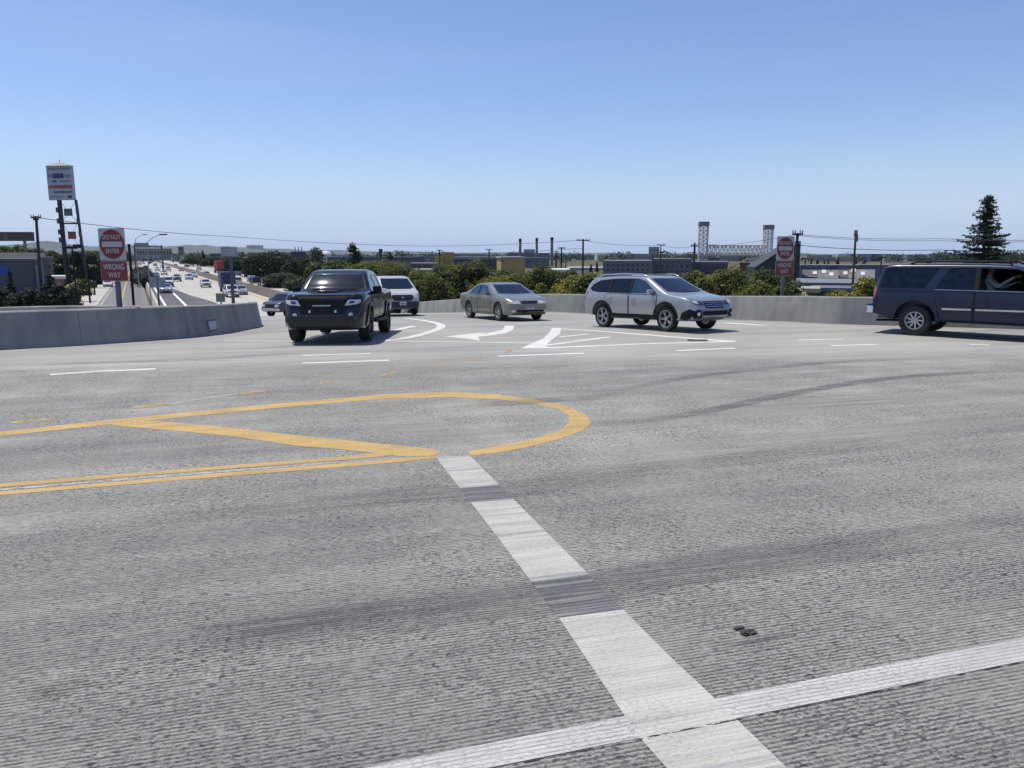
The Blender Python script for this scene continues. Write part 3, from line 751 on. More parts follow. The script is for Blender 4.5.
    def wheels(s, rimmat, spokes=5, rimR=0.62, wtyre=0.22, twist=0.0, double=False, sw=0.1):
        R = s.sp['R']; y0 = s.sp['track'] / 2; tm = rm = None
        for ax in s.sp['axles']:
            for sg in (1, -1):
                if tm is None:
                    rr = R * rimR; hw = wtyre / 2; t = MB()
                    t.lathe([(rr, -hw * 0.8), (rr + 0.02, -hw * 0.95), (R * 0.93, -hw), (R * 0.985, -hw * 0.85), (R, -hw * 0.5), (R, hw * 0.5), (R * 0.985, hw * 0.85), (R * 0.93, hw), (rr + 0.02, hw * 0.95), (rr, hw * 0.8), (rr, -hw * 0.8)], 36, cap=False)
                    tm = t.mesh('wheel'); r = MB(); q = hw * 0.78
                    r.lathe([(rr * 1.0, q - 0.01), (rr * 1.02, q + 0.012), (rr * 0.93, q + 0.012), (rr * 0.9, q - 0.03), (rr * 0.88, -0.02), (0.01, -0.02)], 36, mi=0, cap=False)
                    r.lathe([(rr * 0.87, q - 0.075), (0.01, q - 0.075)], 36, mi=1, cap=False)
                    for k in range(spokes):
                        for dd in ((-0.13, 0.13) if double else (0,)):
                            a = 2 * math.pi * k / spokes + dd; b = a + twist; wd_ = rr * sw
                            p0 = Vector((math.cos(a - dd * 0.6) * rr * 0.16, 0, math.sin(a - dd * 0.6) * rr * 0.16)); p1 = Vector((math.cos(b) * rr * 0.95, 0, math.sin(b) * rr * 0.95))
                            u = (p1 - p0).normalized(); v = Vector((-u.z, 0, u.x))
                            pts = [p0 + v * wd_ * 1.15, p0 - v * wd_ * 1.15, p1 - v * wd_ * 0.75, p1 + v * wd_ * 0.75]
                            r.prism([(p.x, p.z) for p in pts], lambda uu, vv, d_: Vector((uu, d_, vv)), q - 0.045, q - 0.006)
                    r.lathe([(rr * 0.24, q - 0.05), (rr * 0.24, q), (rr * 0.17, q + 0.012), (0.01, q + 0.012)], 20, cap=False)
                    rm = r.mesh('rim')
                    for m in (m_tire,): tm.materials.append(m)
                    for m in (rimmat, m_dalloy): rm.materials.append(m)
                    finish(tm, 35); finish(rm, 30)
                w = bpy.data.objects.new('wheel', tm); COL.objects.link(w); w.parent = s.root; w.location = (ax, sg * y0, R)
                if sg < 0: w.rotation_euler = (0, 0, math.pi)
                ri = bpy.data.objects.new('rim', rm); COL.objects.link(ri); ri.parent = w
    def mirrors(s, x, z, y, mat, size=(0.12, 0.2, 0.15)):
        for sg in (1, -1):
            t = MB().box((x, sg * (y + 0.13), z + 0.05), size, bev=0.035); m = t.build('mirror', mat, s.root, 40)
            MB().box((x - size[0] / 2 - 0.002, sg * (y + 0.13), z + 0.05), (0.008, size[1] * 0.8, size[2] * 0.7), bev=0.003).build('mirror_glass', m_mirrorglass, m)
            MB().box((x + 0.02, sg * (y + 0.02), z - 0.01), (0.07, 0.16, 0.05), bev=0.015).build('arm', m_black, m)
    def cabin(s, rows, floor, wheel_x, dash_x, dash_z, mat=None):
        mat = mat or m_seat; w = s.sp['w'][len(s.sp['w']) // 2][1]
        for i, x in enumerate(rows):
            for sg in ((1, -1) if i == 0 else (0,)):
                sw = 0.5 if sg else 1.25; y = sg * w * 0.42; t = MB()
                t.box((x + 0.05, y, floor + 0.12), (0.5, sw, 0.2), bev=0.05)
                t.box((x - 0.25, y, floor + 0.42), (0.16, sw, 0.62), bev=0.05, mat=Matrix.Rotation(-0.25, 4, 'Y'))
                for yy in ((y,) if sg else (-0.38, 0.38)): t.box((x - 0.36, yy, floor + 0.8), (0.1, 0.27, 0.17), bev=0.04)
                t.build('seat', mat, s.root, 40)
        MB().box((dash_x, 0, dash_z), (0.42, 1.35, 0.2), bev=0.05).build('dashboard', M('dash_grey', (0.05, 0.052, 0.055), 0.7), s.root, 40)
        t = MB(); c = Vector((wheel_x, w * 0.42, dash_z + 0.06)); pts = []
        for k in range(17):
            a = 2 * math.pi * k / 16; pts.append(c + Vector((-0.06 * math.sin(a), 0.18 * math.cos(a), 0.17 * math.sin(a))))
        t.tube(pts, 0.015, 6).build('steering_wheel', m_black, s.root, 40)
    def plate(s, x, z, rear=False, y=0, w=0.31, h=0.155):
        sg = -1 if rear else 1
        p = MB().box((x, y, z), (0.012, w, h), bev=0.003).build('licence_plate', m_plate, s.root)
        t = MB()
        for k in range(7): t.box((x + sg * 0.0075, y - 0.115 + k * 0.038, z - 0.008), (0.003, 0.024, 0.062))
        t.build('characters', m_ink, p)
    def place(s, loc, heading, scale=1.0, zf=zdeck):
        h = Vector((heading[0], heading[1])).normalized(); e = 1.0
        gx = (zf(loc.x + h.x * e, loc.y + h.y * e) - zf(loc.x - h.x * e, loc.y - h.y * e)) / 2
        l = Vector((-h.y, h.x)); gy = (zf(loc.x + l.x * e, loc.y + l.y * e) - zf(loc.x - l.x * e, loc.y - l.y * e)) / 2
        X = Vector((h.x, h.y, gx)).normalized(); Y = Vector((l.x, l.y, gy)); Z = X.cross(Y).normalized(); Y = Z.cross(X)
        s.root.matrix_world = Matrix.Translation((loc.x, loc.y, zf(loc.x, loc.y) + 0.006)) @ Matrix((X, Y, Z)).transposed().to_4x4() @ Matrix.Scale(scale, 4)
        return s.root
def wheel_loc(car, px, axle, side, heading, sc=1.0):
    h = Vector(heading).normalized(); l = Vector((-h.y, h.x)); c = G(*px)
    p = Vector((c.x, c.y)) - h * car.sp['axles'][axle] * sc - l * side * car.sp['track'] / 2 * sc
    return Vector((p.x, p.y, 0))

# ---- sage green sedan
SED = dict(zt=[(-2.44, .74), (-2.41, .9), (-2.3, .985), (-1.78, 1.02), (-1.55, 1.05), (-.85, 1.345), (-.6, 1.385), (-.2, 1.405), (.1, 1.4), (.36, 1.365), (1.16, 1.0), (1.32, .96), (2.0, .84), (2.25, .76), (2.38, .6)],
           zb=[(-2.44, .72), (-2.3, .93), (-1.5, .955), (0, .925), (1.1, .925), (2.0, .78), (2.38, .55)],
           w=[(-2.44, .70), (-2.38, .79), (-2.2, .845), (-1.6, .875), (0, .885), (1.2, .88), (2.0, .845), (2.22, .77), (2.33, .68), (2.38, .58)],
           z0=[(-2.44, .42), (-2.25, .28), (-1.5, .2), (1.5, .2), (2.2, .22), (2.38, .34)], tum=.40, cab=(-1.5, 1.12), xm=(-.8, .4), floor=.45,
           axles=(1.42, -1.32), R=.325, track=1.52,
           side=[[(-.34, .965), (.76, .965), (.7, 1.03), (.27, 1.285), (0, 1.325), (-.34, 1.33)], [(-1.24, .985), (-.42, .968), (-.42, 1.33), (-.66, 1.315), (-1.0, 1.19)]],
           wind=[(-.68, 1.0), (.68, 1.0), (.57, 1.335), (-.57, 1.335)], rear=[(-.64, 1.06), (.64, 1.06), (.54, 1.32), (-.54, 1.32)])
def sedan(name, pm, label, cat, group=None):
    c = Car(name, SED, pm, label, cat, group)
    c.glaze(g_clear)
    c.doors([[(-.36, .3), (.86, .3), (.9, .6), (.84, .93), (-.36, .935)], [(-.42, .3), (-.42, .935), (-1.3, .95), (-1.22, .78), (-.96, .62), (-.86, .3)]], [(-.18, .83), (-1.02, .85)])
    c.both('side_moulding', [(-.92, .53), (.92, .52), (.92, .575), (-.92, .585)], pm, off=.006, th=.016)
    c.wheels(m_alloy, 7, .66, .2, sw=.1)
    c.pillars([[(-.42, .965), (-.34, .965), (-.34, 1.325), (-.42, 1.325)]])
    c.mir('headlight', [(.37, .645), (.6, .64), (.73, .655), (.735, .735), (.4, .755)], 'x+', m_lamp, off=.004, th=.012)
    c.mir('indicator', [(.74, .655), (.79, .66), (.79, .725), (.74, .735)], 'x+', m_amber, off=.004, th=.012)
    g = c.patch('grille', [(-.33, .635), (.33, .635), (.36, .755), (-.36, .755)], 'x+', m_chrome, off=.002, th=.01)
    c.patch('grille_mesh', [(-.3, .65), (.3, .65), (.325, .74), (-.325, .74)], 'x+', m_black, off=.014, th=.006, parent=g)
    c.patch('bumper_strip', [(-.74, .535), (.74, .535), (.76, .6), (-.76, .6)], 'x+', pm, off=.01, th=.03)
    c.patch('air_intake', [(-.5, .31), (.5, .31), (.56, .42), (-.56, .42)], 'x+', m_black, off=.002, th=.006)
    c.mir('fog_light', [(.58, .34), (.7, .35), (.7, .41), (.6, .41)], 'x+', m_lamp, off=.004, th=.006)
    c.mir('tail_light', [(.38, .74), (.78, .74), (.78, .9), (.38, .9)], 'x-', m_red, off=.004, th=.012)
    c.plate(2.405, .52); c.plate(-2.45, .62, True)
    c.mirrors(.62, .97, .84, pm); c.cabin([.1, -.75], .42, .62, .9, .88)
    return c
p_sage = paint('sage_green_paint', (0.235, 0.23, 0.185), .45, .3)
car = sedan('sedan', p_sage, 'sage green sedan turning on the far side of the painted lane arrow', 'car')
sed_root = car.place(wheel_loc(car, (500, 321), 0, -1, (.44, -.9), 1.08), (.44, -.9), 1.08)

# ---- silver wagon
WAG = dict(zt=[(-2.4, .88), (-2.37, 1.05), (-2.3, 1.2), (-2.12, 1.46), (-1.95, 1.545), (-1.2, 1.59), (-.4, 1.6), (.1, 1.585), (.42, 1.54), (1.3, 1.1), (1.45, 1.055), (2.05, .96), (2.28, .87), (2.38, .74), (2.42, .6)],
           zb=[(-2.4, .86), (-2.2, 1.02), (-1.5, 1.05), (0, 1.015), (1.2, 1.0), (2.05, .9), (2.42, .58)],
           w=[(-2.4, .76), (-2.3, .85), (-2.1, .89), (-1.5, .915), (0, .92), (1.3, .915), (1.9, .895), (2.15, .865), (2.3, .80), (2.38, .74), (2.42, .69)],
           z0=[(-2.4, .52), (-2.2, .38), (-1.5, .29), (1.5, .29), (2.2, .3), (2.42, .42)], tum=.36, cab=(-2.1, 1.25), xm=(-1.6, .5), floor=.55,
           axles=(1.37, -1.375), R=.352, track=1.57,
           side=[[(-.1, 1.06), (1.0, 1.065), (.92, 1.12), (.42, 1.42), (.14, 1.49), (-.1, 1.5)], [(-1.06, 1.075), (-.18, 1.062), (-.18, 1.5), (-.7, 1.505), (-1.06, 1.495)],
                 [(-1.14, 1.08), (-1.14, 1.49), (-1.62, 1.455), (-1.92, 1.34), (-2.06, 1.2), (-1.92, 1.13), (-1.6, 1.085)]],
           wind=[(-.71, 1.11), (.71, 1.11), (.6, 1.5), (-.6, 1.5)], rear=[(-.62, 1.14), (.62, 1.14), (.54, 1.47), (-.54, 1.47)])
def wagon(name, pm, label, cat, group=None):
    c = Car(name, WAG, pm, label, cat, group)
    c.glaze([g_clear, g_dark, g_dark], rear=g_dark)
    c.doors([[(-.12, .46), (.98, .46), (1.0, .7), (1.02, 1.02), (-.12, 1.025)], [(-.18, .46), (-.18, 1.028), (-1.2, 1.04), (-1.22, .9), (-1.0, .78), (-.86, .46)]], [(.06, .9), (-.98, .93)])
    c.both('sill_cladding', [(-.92, .31), (.98, .31), (.98, .44), (-.92, .44)], m_black, off=.004, th=.014)
    c.arches('arch_cladding', m_black, .36, .42, .485, -.04, 1.04, .003, .012)
    c.pillars([[(-.18, 1.06), (-.1, 1.06), (-.1, 1.5), (-.18, 1.5)], [(-1.14, 1.08), (-1.06, 1.078), (-1.06, 1.492), (-1.14, 1.49)]])
    c.wheels(m_alloy, 5, .70, .22, double=True, sw=.06)
    c.mir('headlight', [(.40, .755), (.66, .76), (.76, .80), (.78, .90), (.70, .91), (.42, .86)], 'x+', M('lamp_bezel', (.05, .055, .065), .2, coat=1), off=.002, th=.008)
    c.mir('lamp_lens', [(.6, .775), (.74, .81), (.76, .89), (.62, .875)], 'x+', m_lamp, off=.012, th=.008)
    c.mir('lamp_eye', [(.44, .775), (.58, .775), (.58, .86), (.45, .845)], 'x+', M('lamp_dark', (.02, .03, .06), .1, coat=1), off=.018, th=.006)
    g = c.patch('grille', [(-.36, .66), (.36, .66), (.39, .86), (-.39, .86)], 'x+', m_black, off=.002, th=.008)
    for z in (.71, .765, .82): c.patch('grille_bar', [(-.34, z - .009), (.34, z - .009), (.34, z + .009), (-.34, z + .009)], 'x+', m_chrome, off=.01, th=.01, parent=g)
    c.patch('emblem', [(math.cos(k * math.pi / 8) * .075, .77 + math.sin(k * math.pi / 8) * .04) for k in range(16)], 'x+', M('emblem_blue', (.04, .06, .2), .2, .3), off=.02, th=.008, parent=g)
    c.patch('air_intake', [(-.5, .47), (.5, .47), (.5, .585), (-.5, .585)], 'x+', m_black, off=.002, th=.006)
    c.patch('skid_plate', [(-.46, .38), (.46, .38), (.5, .455), (-.5, .455)], 'x+', M('skid_silver', (.4, .41, .43), .4, .7), off=.004, th=.012)
    c.mir('fog_surround', [(.53, .38), (.77, .39), (.78, .58), (.68, .64), (.58, .61), (.53, .5)], 'x+', m_black, off=.004, th=.012)
    c.both('fog_surround', [(1.9, .31), (2.36, .34), (2.40, .42), (2.40, .57), (2.25, .65), (2.0, .54)], m_black, off=.004, th=.012)
    c.mir('fog_light', [(.6 + .055 * math.cos(k * math.pi / 6) + .06, .51 + .05 * math.sin(k * math.pi / 6)) for k in range(12)], 'x+', m_lamp, off=.014, th=.012)
    c.mir('tail_light', [(.5, .86), (.86, .86), (.86, 1.12), (.6, 1.08)], 'x-', m_red, off=.004, th=.014)
    c.both('tail_light', [(-2.36, .96), (-2.1, 1.04), (-2.14, 1.12), (-2.28, 1.14)], m_red, off=.004, th=.012)
    c.patch('rear_bumper', [(-.84, .5), (.84, .5), (.84, .62), (-.84, .62)], 'x-', m_black, off=.003, th=.014)
    for sg in (1, -1):
        t = MB(); t.tube([(-1.75, sg * .66, 1.56), (-1.6, sg * .66, 1.625), (-.6, sg * .67, 1.65), (.2, sg * .66, 1.62), (.34, sg * .655, 1.56)], .022, 8)
        t.build('roof_rail', m_chrome if sg < 5 else m_black, c.root, 50)
    for x in (-1.25, -.15): MB().tube([(x, -.66, 1.655), (x, .66, 1.655)], .02, 6).build('cross_bar', m_black, c.root, 50)
    MB().box((-2.1, 0, 1.53), (.26, 1.12, .035), bev=.012).build('spoiler', pm, c.root, 40)
    c.plate(-2.405, .8, True)
    c.mirrors(.86, 1.06, .87, pm); c.cabin([.15, -.75], .55, .7, 1.0, .98)
    return c
p_silver = paint('silver_paint', (0.36, 0.365, 0.375), .55, .3, .15)
car = wagon('station_wagon', p_silver, 'silver station wagon with roof rails and black lower cladding, in front of the long barrier', 'car')
hw = (.56, -.83)
wag_root = car.place(wheel_loc(car, (667.6, 331.6), 0, -1, hw, 1.03), hw, 1.03)

# ---- black pickup
PIC = dict(zt=[(-2.75, 1.2), (-2.7, 1.24), (-1.02, 1.24), (-.98, 1.26), (-.93, 1.68), (-.75, 1.765), (0, 1.795), (.45, 1.765), (.62, 1.71), (.76, 1.612), (.9, 1.50), (1.03, 1.383), (1.13, 1.275), (1.26, 1.245), (2.1, 1.215), (2.53, 1.17), (2.59, 1.10), (2.63, .95), (2.66, .7)],
           zb=[(-2.75, 1.16), (-.98, 1.16), (1.1, 1.15), (2.1, 1.12), (2.45, 1.04), (2.66, .66)],
           w=[(-2.75, .91), (-1.5, .945), (0, .95), (1.2, .955), (1.7, .985), (2.2, .98), (2.45, .94), (2.58, .88), (2.66, .80)],
           z0=[(-2.75, .56), (-1.5, .46), (1.5, .38), (2.35, .30), (2.66, .36)], tum=.36, cab=(-.9, 1.16), xm=(-.5, .55), floor=.72, keys=[-1.0, -.97, -.94],
           axles=(1.72, -1.5), R=.395, track=1.70, arch=.085, bed=(-2.68, -1.02, .78, .78),
           side=[[(.1, 1.2), (1.04, 1.21), (.98, 1.28), (.52, 1.57), (.3, 1.645), (.1, 1.66)], [(-.76, 1.2), (.0, 1.2), (.0, 1.665), (-.6, 1.66), (-.74, 1.58)]],
           wind=[(-.76, 1.285), (.76, 1.285), (.63, 1.675), (-.63, 1.675)], rear=[(-.6, 1.3), (.6, 1.3), (.56, 1.62), (-.56, 1.62)])
def pickup(name, pm, label, cat, group=None, rim=None):
    c = Car(name, PIC, pm, label, cat, group)
    c.glaze([g_clear, g_clear])
    c.doors([[(.04, .6), (1.1, .6), (1.12, .9), (1.12, 1.13), (.04, 1.14)], [(-.02, .6), (-.02, 1.14), (-.86, 1.14), (-.86, .6)]], [(.2, 1.02), (-.68, 1.02)])
    c.both('bed_gap', [(-.95, .56), (-.93, .56), (-.93, 1.17), (-.95, 1.17)], m_gap, off=-.001, th=.004)
    for sg in (1, -1):
        MB().tube([(-.86, sg * .9, .5), (-.8, sg * .99, .46), (1.0, sg * .99, .46), (1.06, sg * .9, .5)], .045, 8).build('side_step', m_black, c.root, 50)
    c.arches('arch_flare', pm, .4, .485, .56, .0, 1.0, .004, .035)
    c.wheels(rim or m_dalloy, 6, .6, .27)
    g = c.patch('grille', [(-.5, .7), (.5, .7), (.56, .84), (.5, 1.02), (-.5, 1.02), (-.56, .84)], 'x+', m_gap, off=.004, th=.03)
    c.patch('grille_frame', [(-.54, 1.02), (.54, 1.02), (.6, 1.12), (-.6, 1.12)], 'x+', m_black, off=.01, th=.04)
    t = MB(); t.box((2.64, -.02, .905), (.05, .46, .045), bev=.01); lb = t.build('light_bar', m_black, g)
    t = MB()
    for k in range(12): t.box((2.667, -.02 - .2 + k * .036, .905), (.008, .027, .03))
    t.build('light_cells', M('led_cells', (.5, .52, .55), .25, .4), lb)
    c.mir('headlight', [(.52, .9), (.8, .93), (.88, .965), (.88, 1.04), (.6, 1.035)], 'x+', m_lamp, off=.006, th=.03)
    c.mir('indicator', [(.8, .935), (.875, .965), (.875, 1.0), (.8, .98)], 'x+', m_amber, off=.03, th=.012)
    c.mir('lamp_eye', [(.62, .945), (.74, .955), (.76, 1.015), (.64, 1.01)], 'x+', M('lamp_dark', (.02, .03, .06), .1, coat=1), off=.037, th=.006)
    c.mir('fog_light', [(.66 + .055 * math.cos(k * math.pi / 6), .68 + .055 * math.sin(k * math.pi / 6)) for k in range(12)], 'x+', m_lamp, off=.012, th=.02)
    c.patch('front_bumper', [(-.8, .42), (.8, .42), (.86, .70), (.5, .64), (-.5, .64), (-.86, .70)], 'x+', pm, off=.012, th=.05)
    c.patch('skid_plate', [(-.6, .34), (.6, .34), (.65, .41), (-.65, .41)], 'x+', m_black, off=.004, th=.02)
    c.mir('tow_hook', [(.28, .74), (.33, .74), (.33, .8), (.28, .8)], 'x+', m_chrome, off=.034, th=.01)
    c.patch('hood_scoop', [(1.55, -.3), (2.1, -.24), (2.1, .24), (1.55, .3)], 'z+', pm, off=.006, th=.03)
    c.mir('tail_light', [(.74, .86), (.9, .86), (.9, 1.18), (.74, 1.18)], 'x-', m_red, off=.004, th=.012)
    c.patch('rear_bumper', [(-.9, .56), (.9, .56), (.9, .72), (-.9, .72)], 'x-', m_chrome, off=.01, th=.06)
    c.plate(-2.8, .78, True)
    c.mirrors(.86, 1.2, .9, m_black, (.13, .22, .2)); c.cabin([.2, -.55], .74, .72, .98, 1.12)
    return c
p_black = paint('black_paint', (0.005, 0.0055, 0.008), .0, .24, .02, .5, .35)
car = pickup('pickup_truck', p_black, 'black crew cab pickup truck with sun glare on its windscreen', 'truck')
hp = (.02, -1.0)
pic_root = car.place(wheel_loc(car, (366.5, 341.3), 0, 1, hp, 1.045), hp, 1.045)

# ---- white van
VAN = dict(zt=[(-2.3, 1.0), (-2.28, 1.7), (-2.1, 1.8), (-1, 1.84), (0, 1.85), (.5, 1.835), (.8, 1.77), (1.62, 1.24), (1.76, 1.17), (2.1, 1.06), (2.25, .95), (2.33, .75)],
           zb=[(-2.3, .95), (-2.2, 1.15), (1.5, 1.13), (2.1, .98), (2.33, .7)],
           w=[(-2.3, .86), (-2.2, .91), (0, .92), (1.4, .92), (1.95, .89), (2.2, .82), (2.33, .7)], z0=[(-2.3, .4), (-1.5, .25), (1.5, .25), (2.33, .32)], tum=.23, cab=(-2.1, 1.6), xm=(-1.8, .9), floor=.6,
           axles=(1.45, -1.45), R=.33, track=1.57,
           side=[[(.22, 1.18), (1.42, 1.17), (1.3, 1.28), (.84, 1.58), (.6, 1.68), (.22, 1.69)], [(-.85, 1.18), (.12, 1.18), (.12, 1.69), (-.85, 1.69)], [(-2.0, 1.18), (-.95, 1.18), (-.95, 1.69), (-1.95, 1.66)]],
           wind=[(-.75, 1.24), (.75, 1.24), (.66, 1.71), (-.66, 1.71)], rear=[(-.66, 1.2), (.66, 1.2), (.62, 1.66), (-.62, 1.66)])
def van(name, pm, label, cat, group=None):
    c = Car(name, VAN, pm, label, cat, group)
    c.glaze([g_clear, g_dark, g_dark], wind=glass('van_windscreen', (.2, .26, .3), .8), rear=g_dark)
    c.doors([[(.16, .4), (1.0, .4), (1.08, .7), (1.5, .9), (1.48, 1.11), (.16, 1.12)], [(-.9, .4), (.1, .4), (.1, 1.13), (-.9, 1.13)]], [(.34, 1.0), (-.05, 1.0)], m_black)
    c.wheels(m_alloy, 9, .62, .2, sw=.09)
    g = c.patch('grille', [(-.4, .66), (.4, .66), (.52, .82), (.46, .93), (-.46, .93), (-.52, .82)], 'x+', m_black, off=.004, th=.016)
    for z in (.72, .79, .86): c.patch('grille_bar', [(-.42, z - .01), (.42, z - .01), (.42, z + .01), (-.42, z + .01)], 'x+', M('grille_grey', (.09, .1, .11), .4, .5), off=.018, th=.01, parent=g)
    c.patch('emblem', [(math.cos(k * math.pi / 8) * .075, .8 + math.sin(k * math.pi / 8) * .036) for k in range(16)], 'x+', m_chrome, off=.03, th=.01, parent=g)
    c.mir('headlight', [(.56, .78), (.72, .76), (.8, .86), (.82, 1.0), (.66, .95)], 'x+', m_lamp, off=.004, th=.014)
    c.patch('front_bumper', [(-.86, .3), (.86, .3), (.9, .5), (.88, .62), (-.88, .62), (-.9, .5)], 'x+', M('bumper_charcoal', (.03, .033, .04), .6), off=.006, th=.03)
    c.plate(2.375, .535); c.plate(-2.31, .8, True)
    c.mir('tail_light', [(.76, .8), (.9, .8), (.9, 1.3), (.76, 1.3)], 'x-', m_red, off=.004, th=.012)
    c.mir('hood_vent', [(1.72, .12), (1.66, .56), (1.74, .56), (1.8, .12)], 'x+', m_black) if False else None
    c.patch('cowl_vent', [(1.6, -.62), (1.7, -.6), (1.7, .6), (1.6, .62)], 'z+', m_black, off=.002, th=.008)
    c.mirrors(1.25, 1.2, .88, m_black, (.14, .2, .22)); c.cabin([.4, -.6], .62, 1.0, 1.35, 1.1)
    return c
p_white = paint('white_paint_car', (0.43, 0.435, 0.44), 0, .35, .2)
car = van('van', p_white, 'white van with a black bumper and grille, behind the black pickup on the ramp', 'van')
hv = (.40, -.915)
van_root = car.place(wheel_loc(car, (414.3, 315.2), 0, 1, hv, 1.0), hv, 1.0)

# ---- navy SUV
SUV = dict(zt=[(-2.6, 1.0), (-2.585, 1.25), (-2.50, 1.64), (-2.39, 1.84), (-2.2, 1.895), (-1, 1.91), (0, 1.915), (.6, 1.895), (.9, 1.82), (1.62, 1.3), (1.76, 1.245), (2.25, 1.2), (2.5, 1.08), (2.6, .8)],
           zb=[(-2.6, .98), (-2.4, 1.2), (1.6, 1.2), (2.25, 1.14), (2.6, .76)],
           w=[(-2.6, .9), (-2.45, .97), (-2, .99), (1.6, .985), (2.2, .96), (2.45, .88), (2.6, .8)], z0=[(-2.6, .52), (-2.2, .42), (-1.5, .38), (1.5, .38), (2.3, .42), (2.6, .5)], tum=.30, cab=(-2.35, 1.6), xm=(-2.0, 1.0), floor=.75,
           axles=(1.53, -1.5), R=.40, track=1.66, arch=.12,
           side=[[(-.06, 1.255), (1.46, 1.25), (1.36, 1.36), (.98, 1.66), (.76, 1.775), (-.06, 1.80)], [(-1.06, 1.255), (-.16, 1.255), (-.16, 1.80), (-.72, 1.80), (-.8, 1.76)], [(-2.47, 1.25), (-1.32, 1.255), (-1.0, 1.80), (-2.24, 1.80), (-2.34, 1.76)]],
           wind=[(-.8, 1.3), (.8, 1.3), (.68, 1.78), (-.68, 1.78)], rear=[(-.78, 1.28), (.78, 1.28), (.7, 1.72), (-.7, 1.72)])
def suv(name, pm, label, cat, group=None):
    c = Car(name, SUV, pm, label, cat, group)
    c.glaze([glass('front_glass', (.8, .84, .85), .5), g_dark, g_dark], rear=g_dark, skip=[(0, 'y-'), (0, 'y+')])
    c.patch('window', c.sp['side'][0], 'y+', g_dark, off=-.016, th=.006)
    c.doors([[(-.09, .46), (1.0, .46), (1.06, .86), (1.5, 1.0), (1.5, 1.2), (-.09, 1.21)], [(-.15, .46), (-.15, 1.21), (-1.06, 1.21), (-1.0, .9), (-.88, .46)]], [(.1, 1.07), (-.86, 1.07)])
    c.both('trim_strip', [(-.84, .72), (-.17, .727), (-.17, .77), (-.84, .765)], m_chrome, off=.01, th=.014); c.both('trim_strip', [(-.07, .727), (1.0, .74), (1.0, .78), (-.07, .77)], m_chrome, off=.01, th=.014)
    c.both('window_trim', [(-1.06, 1.225), (1.5, 1.22), (1.5, 1.24), (-1.06, 1.245)], M('trim_grey', (.3, .31, .33), .3, .8), off=.008, th=.012)
    c.both('belt_crease', [(-2.5, 1.19), (-1.2, 1.2), (-1.2, 1.215), (-2.5, 1.205)], pm, off=.002, th=.012)
    for a in ('y+', 'y-'):
        c.patch('sill', [(-.92, .385), (1.0, .385), (1.0, .45), (-.92, .45)], a, m_black, off=.004, th=.02)
    c.arches('arch_flare', pm, .42, .528, .575, .03, .97, .004, .012)
    c.pillars([[(-.16, 1.255), (-.06, 1.255), (-.06, 1.8), (-.16, 1.8)]])
    c.wheels(m_alloy, 9, .58, .25, twist=.35, sw=.085)
    for sg in (1, -1):
        MB().tube([(-1.75, sg * .72, 1.90), (-1.55, sg * .72, 1.96), (.45, sg * .72, 1.965), (.6, sg * .72, 1.9)], .025, 8).build('roof_rail', m_black, c.root, 50)
    MB().tube([(-1.45, -.72, 1.955), (-1.4, 0, 1.98), (-1.45, .72, 1.955)], .028, 8).build('cross_bar', m_black, c.root, 50)
    t = MB(); t.box((-2.66, 0, .66), (.18, 1.86, .2), bev=.03).build('rear_bumper', m_chrome, c.root, 40)
    MB().box((-2.67, 0, .775), (.2, 1.7, .03), bev=.01).build('bumper_step', m_black, c.root, 40)
    MB().box((-2.45, 0, .42), (.5, .12, .1), bev=.02).build('tow_hitch', m_black, c.root, 40)
    MB().tube([(-1.9, -.5, .36), (-2.2, -.7, .37), (-2.5, -.82, .36)], .035, 8).build('exhaust_pipe', m_black, c.root, 50)
    c.mir('tail_light', [(.74, .92), (.88, .92), (.88, 1.24), (.74, 1.24)], 'x-', m_red, off=.004, th=.014)
    c.both('tail_light', [(-2.59, .95), (-2.545, .95), (-2.51, 1.2), (-2.55, 1.2)], m_red, off=.004, th=.014)
    c.mir('headlight', [(.5, .84), (.84, .86), (.84, 1.0), (.5, 1.02)], 'x+', m_lamp, off=.004, th=.014)
    c.patch('grille', [(-.46, .82), (.46, .82), (.46, 1.03), (-.46, 1.03)], 'x+', m_black, off=.004, th=.014)
    c.patch('front_bumper', [(-.86, .54), (.86, .54), (.86, .74), (-.86, .74)], 'x+', m_chrome, off=.01, th=.05)
    c.plate(-2.76, .66, True); c.plate(2.68, .64)
    c.mirrors(1.28, 1.26, .95, m_black, (.14, .22, .2)); c.cabin([.08, -.85], .82, .74, 1.3, 1.2)
    return c
p_navy = paint('navy_paint', (0.013, 0.019, 0.046), .1, .32, .05, .2, .35)
car = suv('suv', p_navy, 'dark blue SUV with bright door trim strips, cut off by the right edge', 'SUV')
hs = (.74, -.67)
suv_root = car.place(wheel_loc(car, (914, 335.3), 1, -1, hs, 1.03), hs, 1.03)

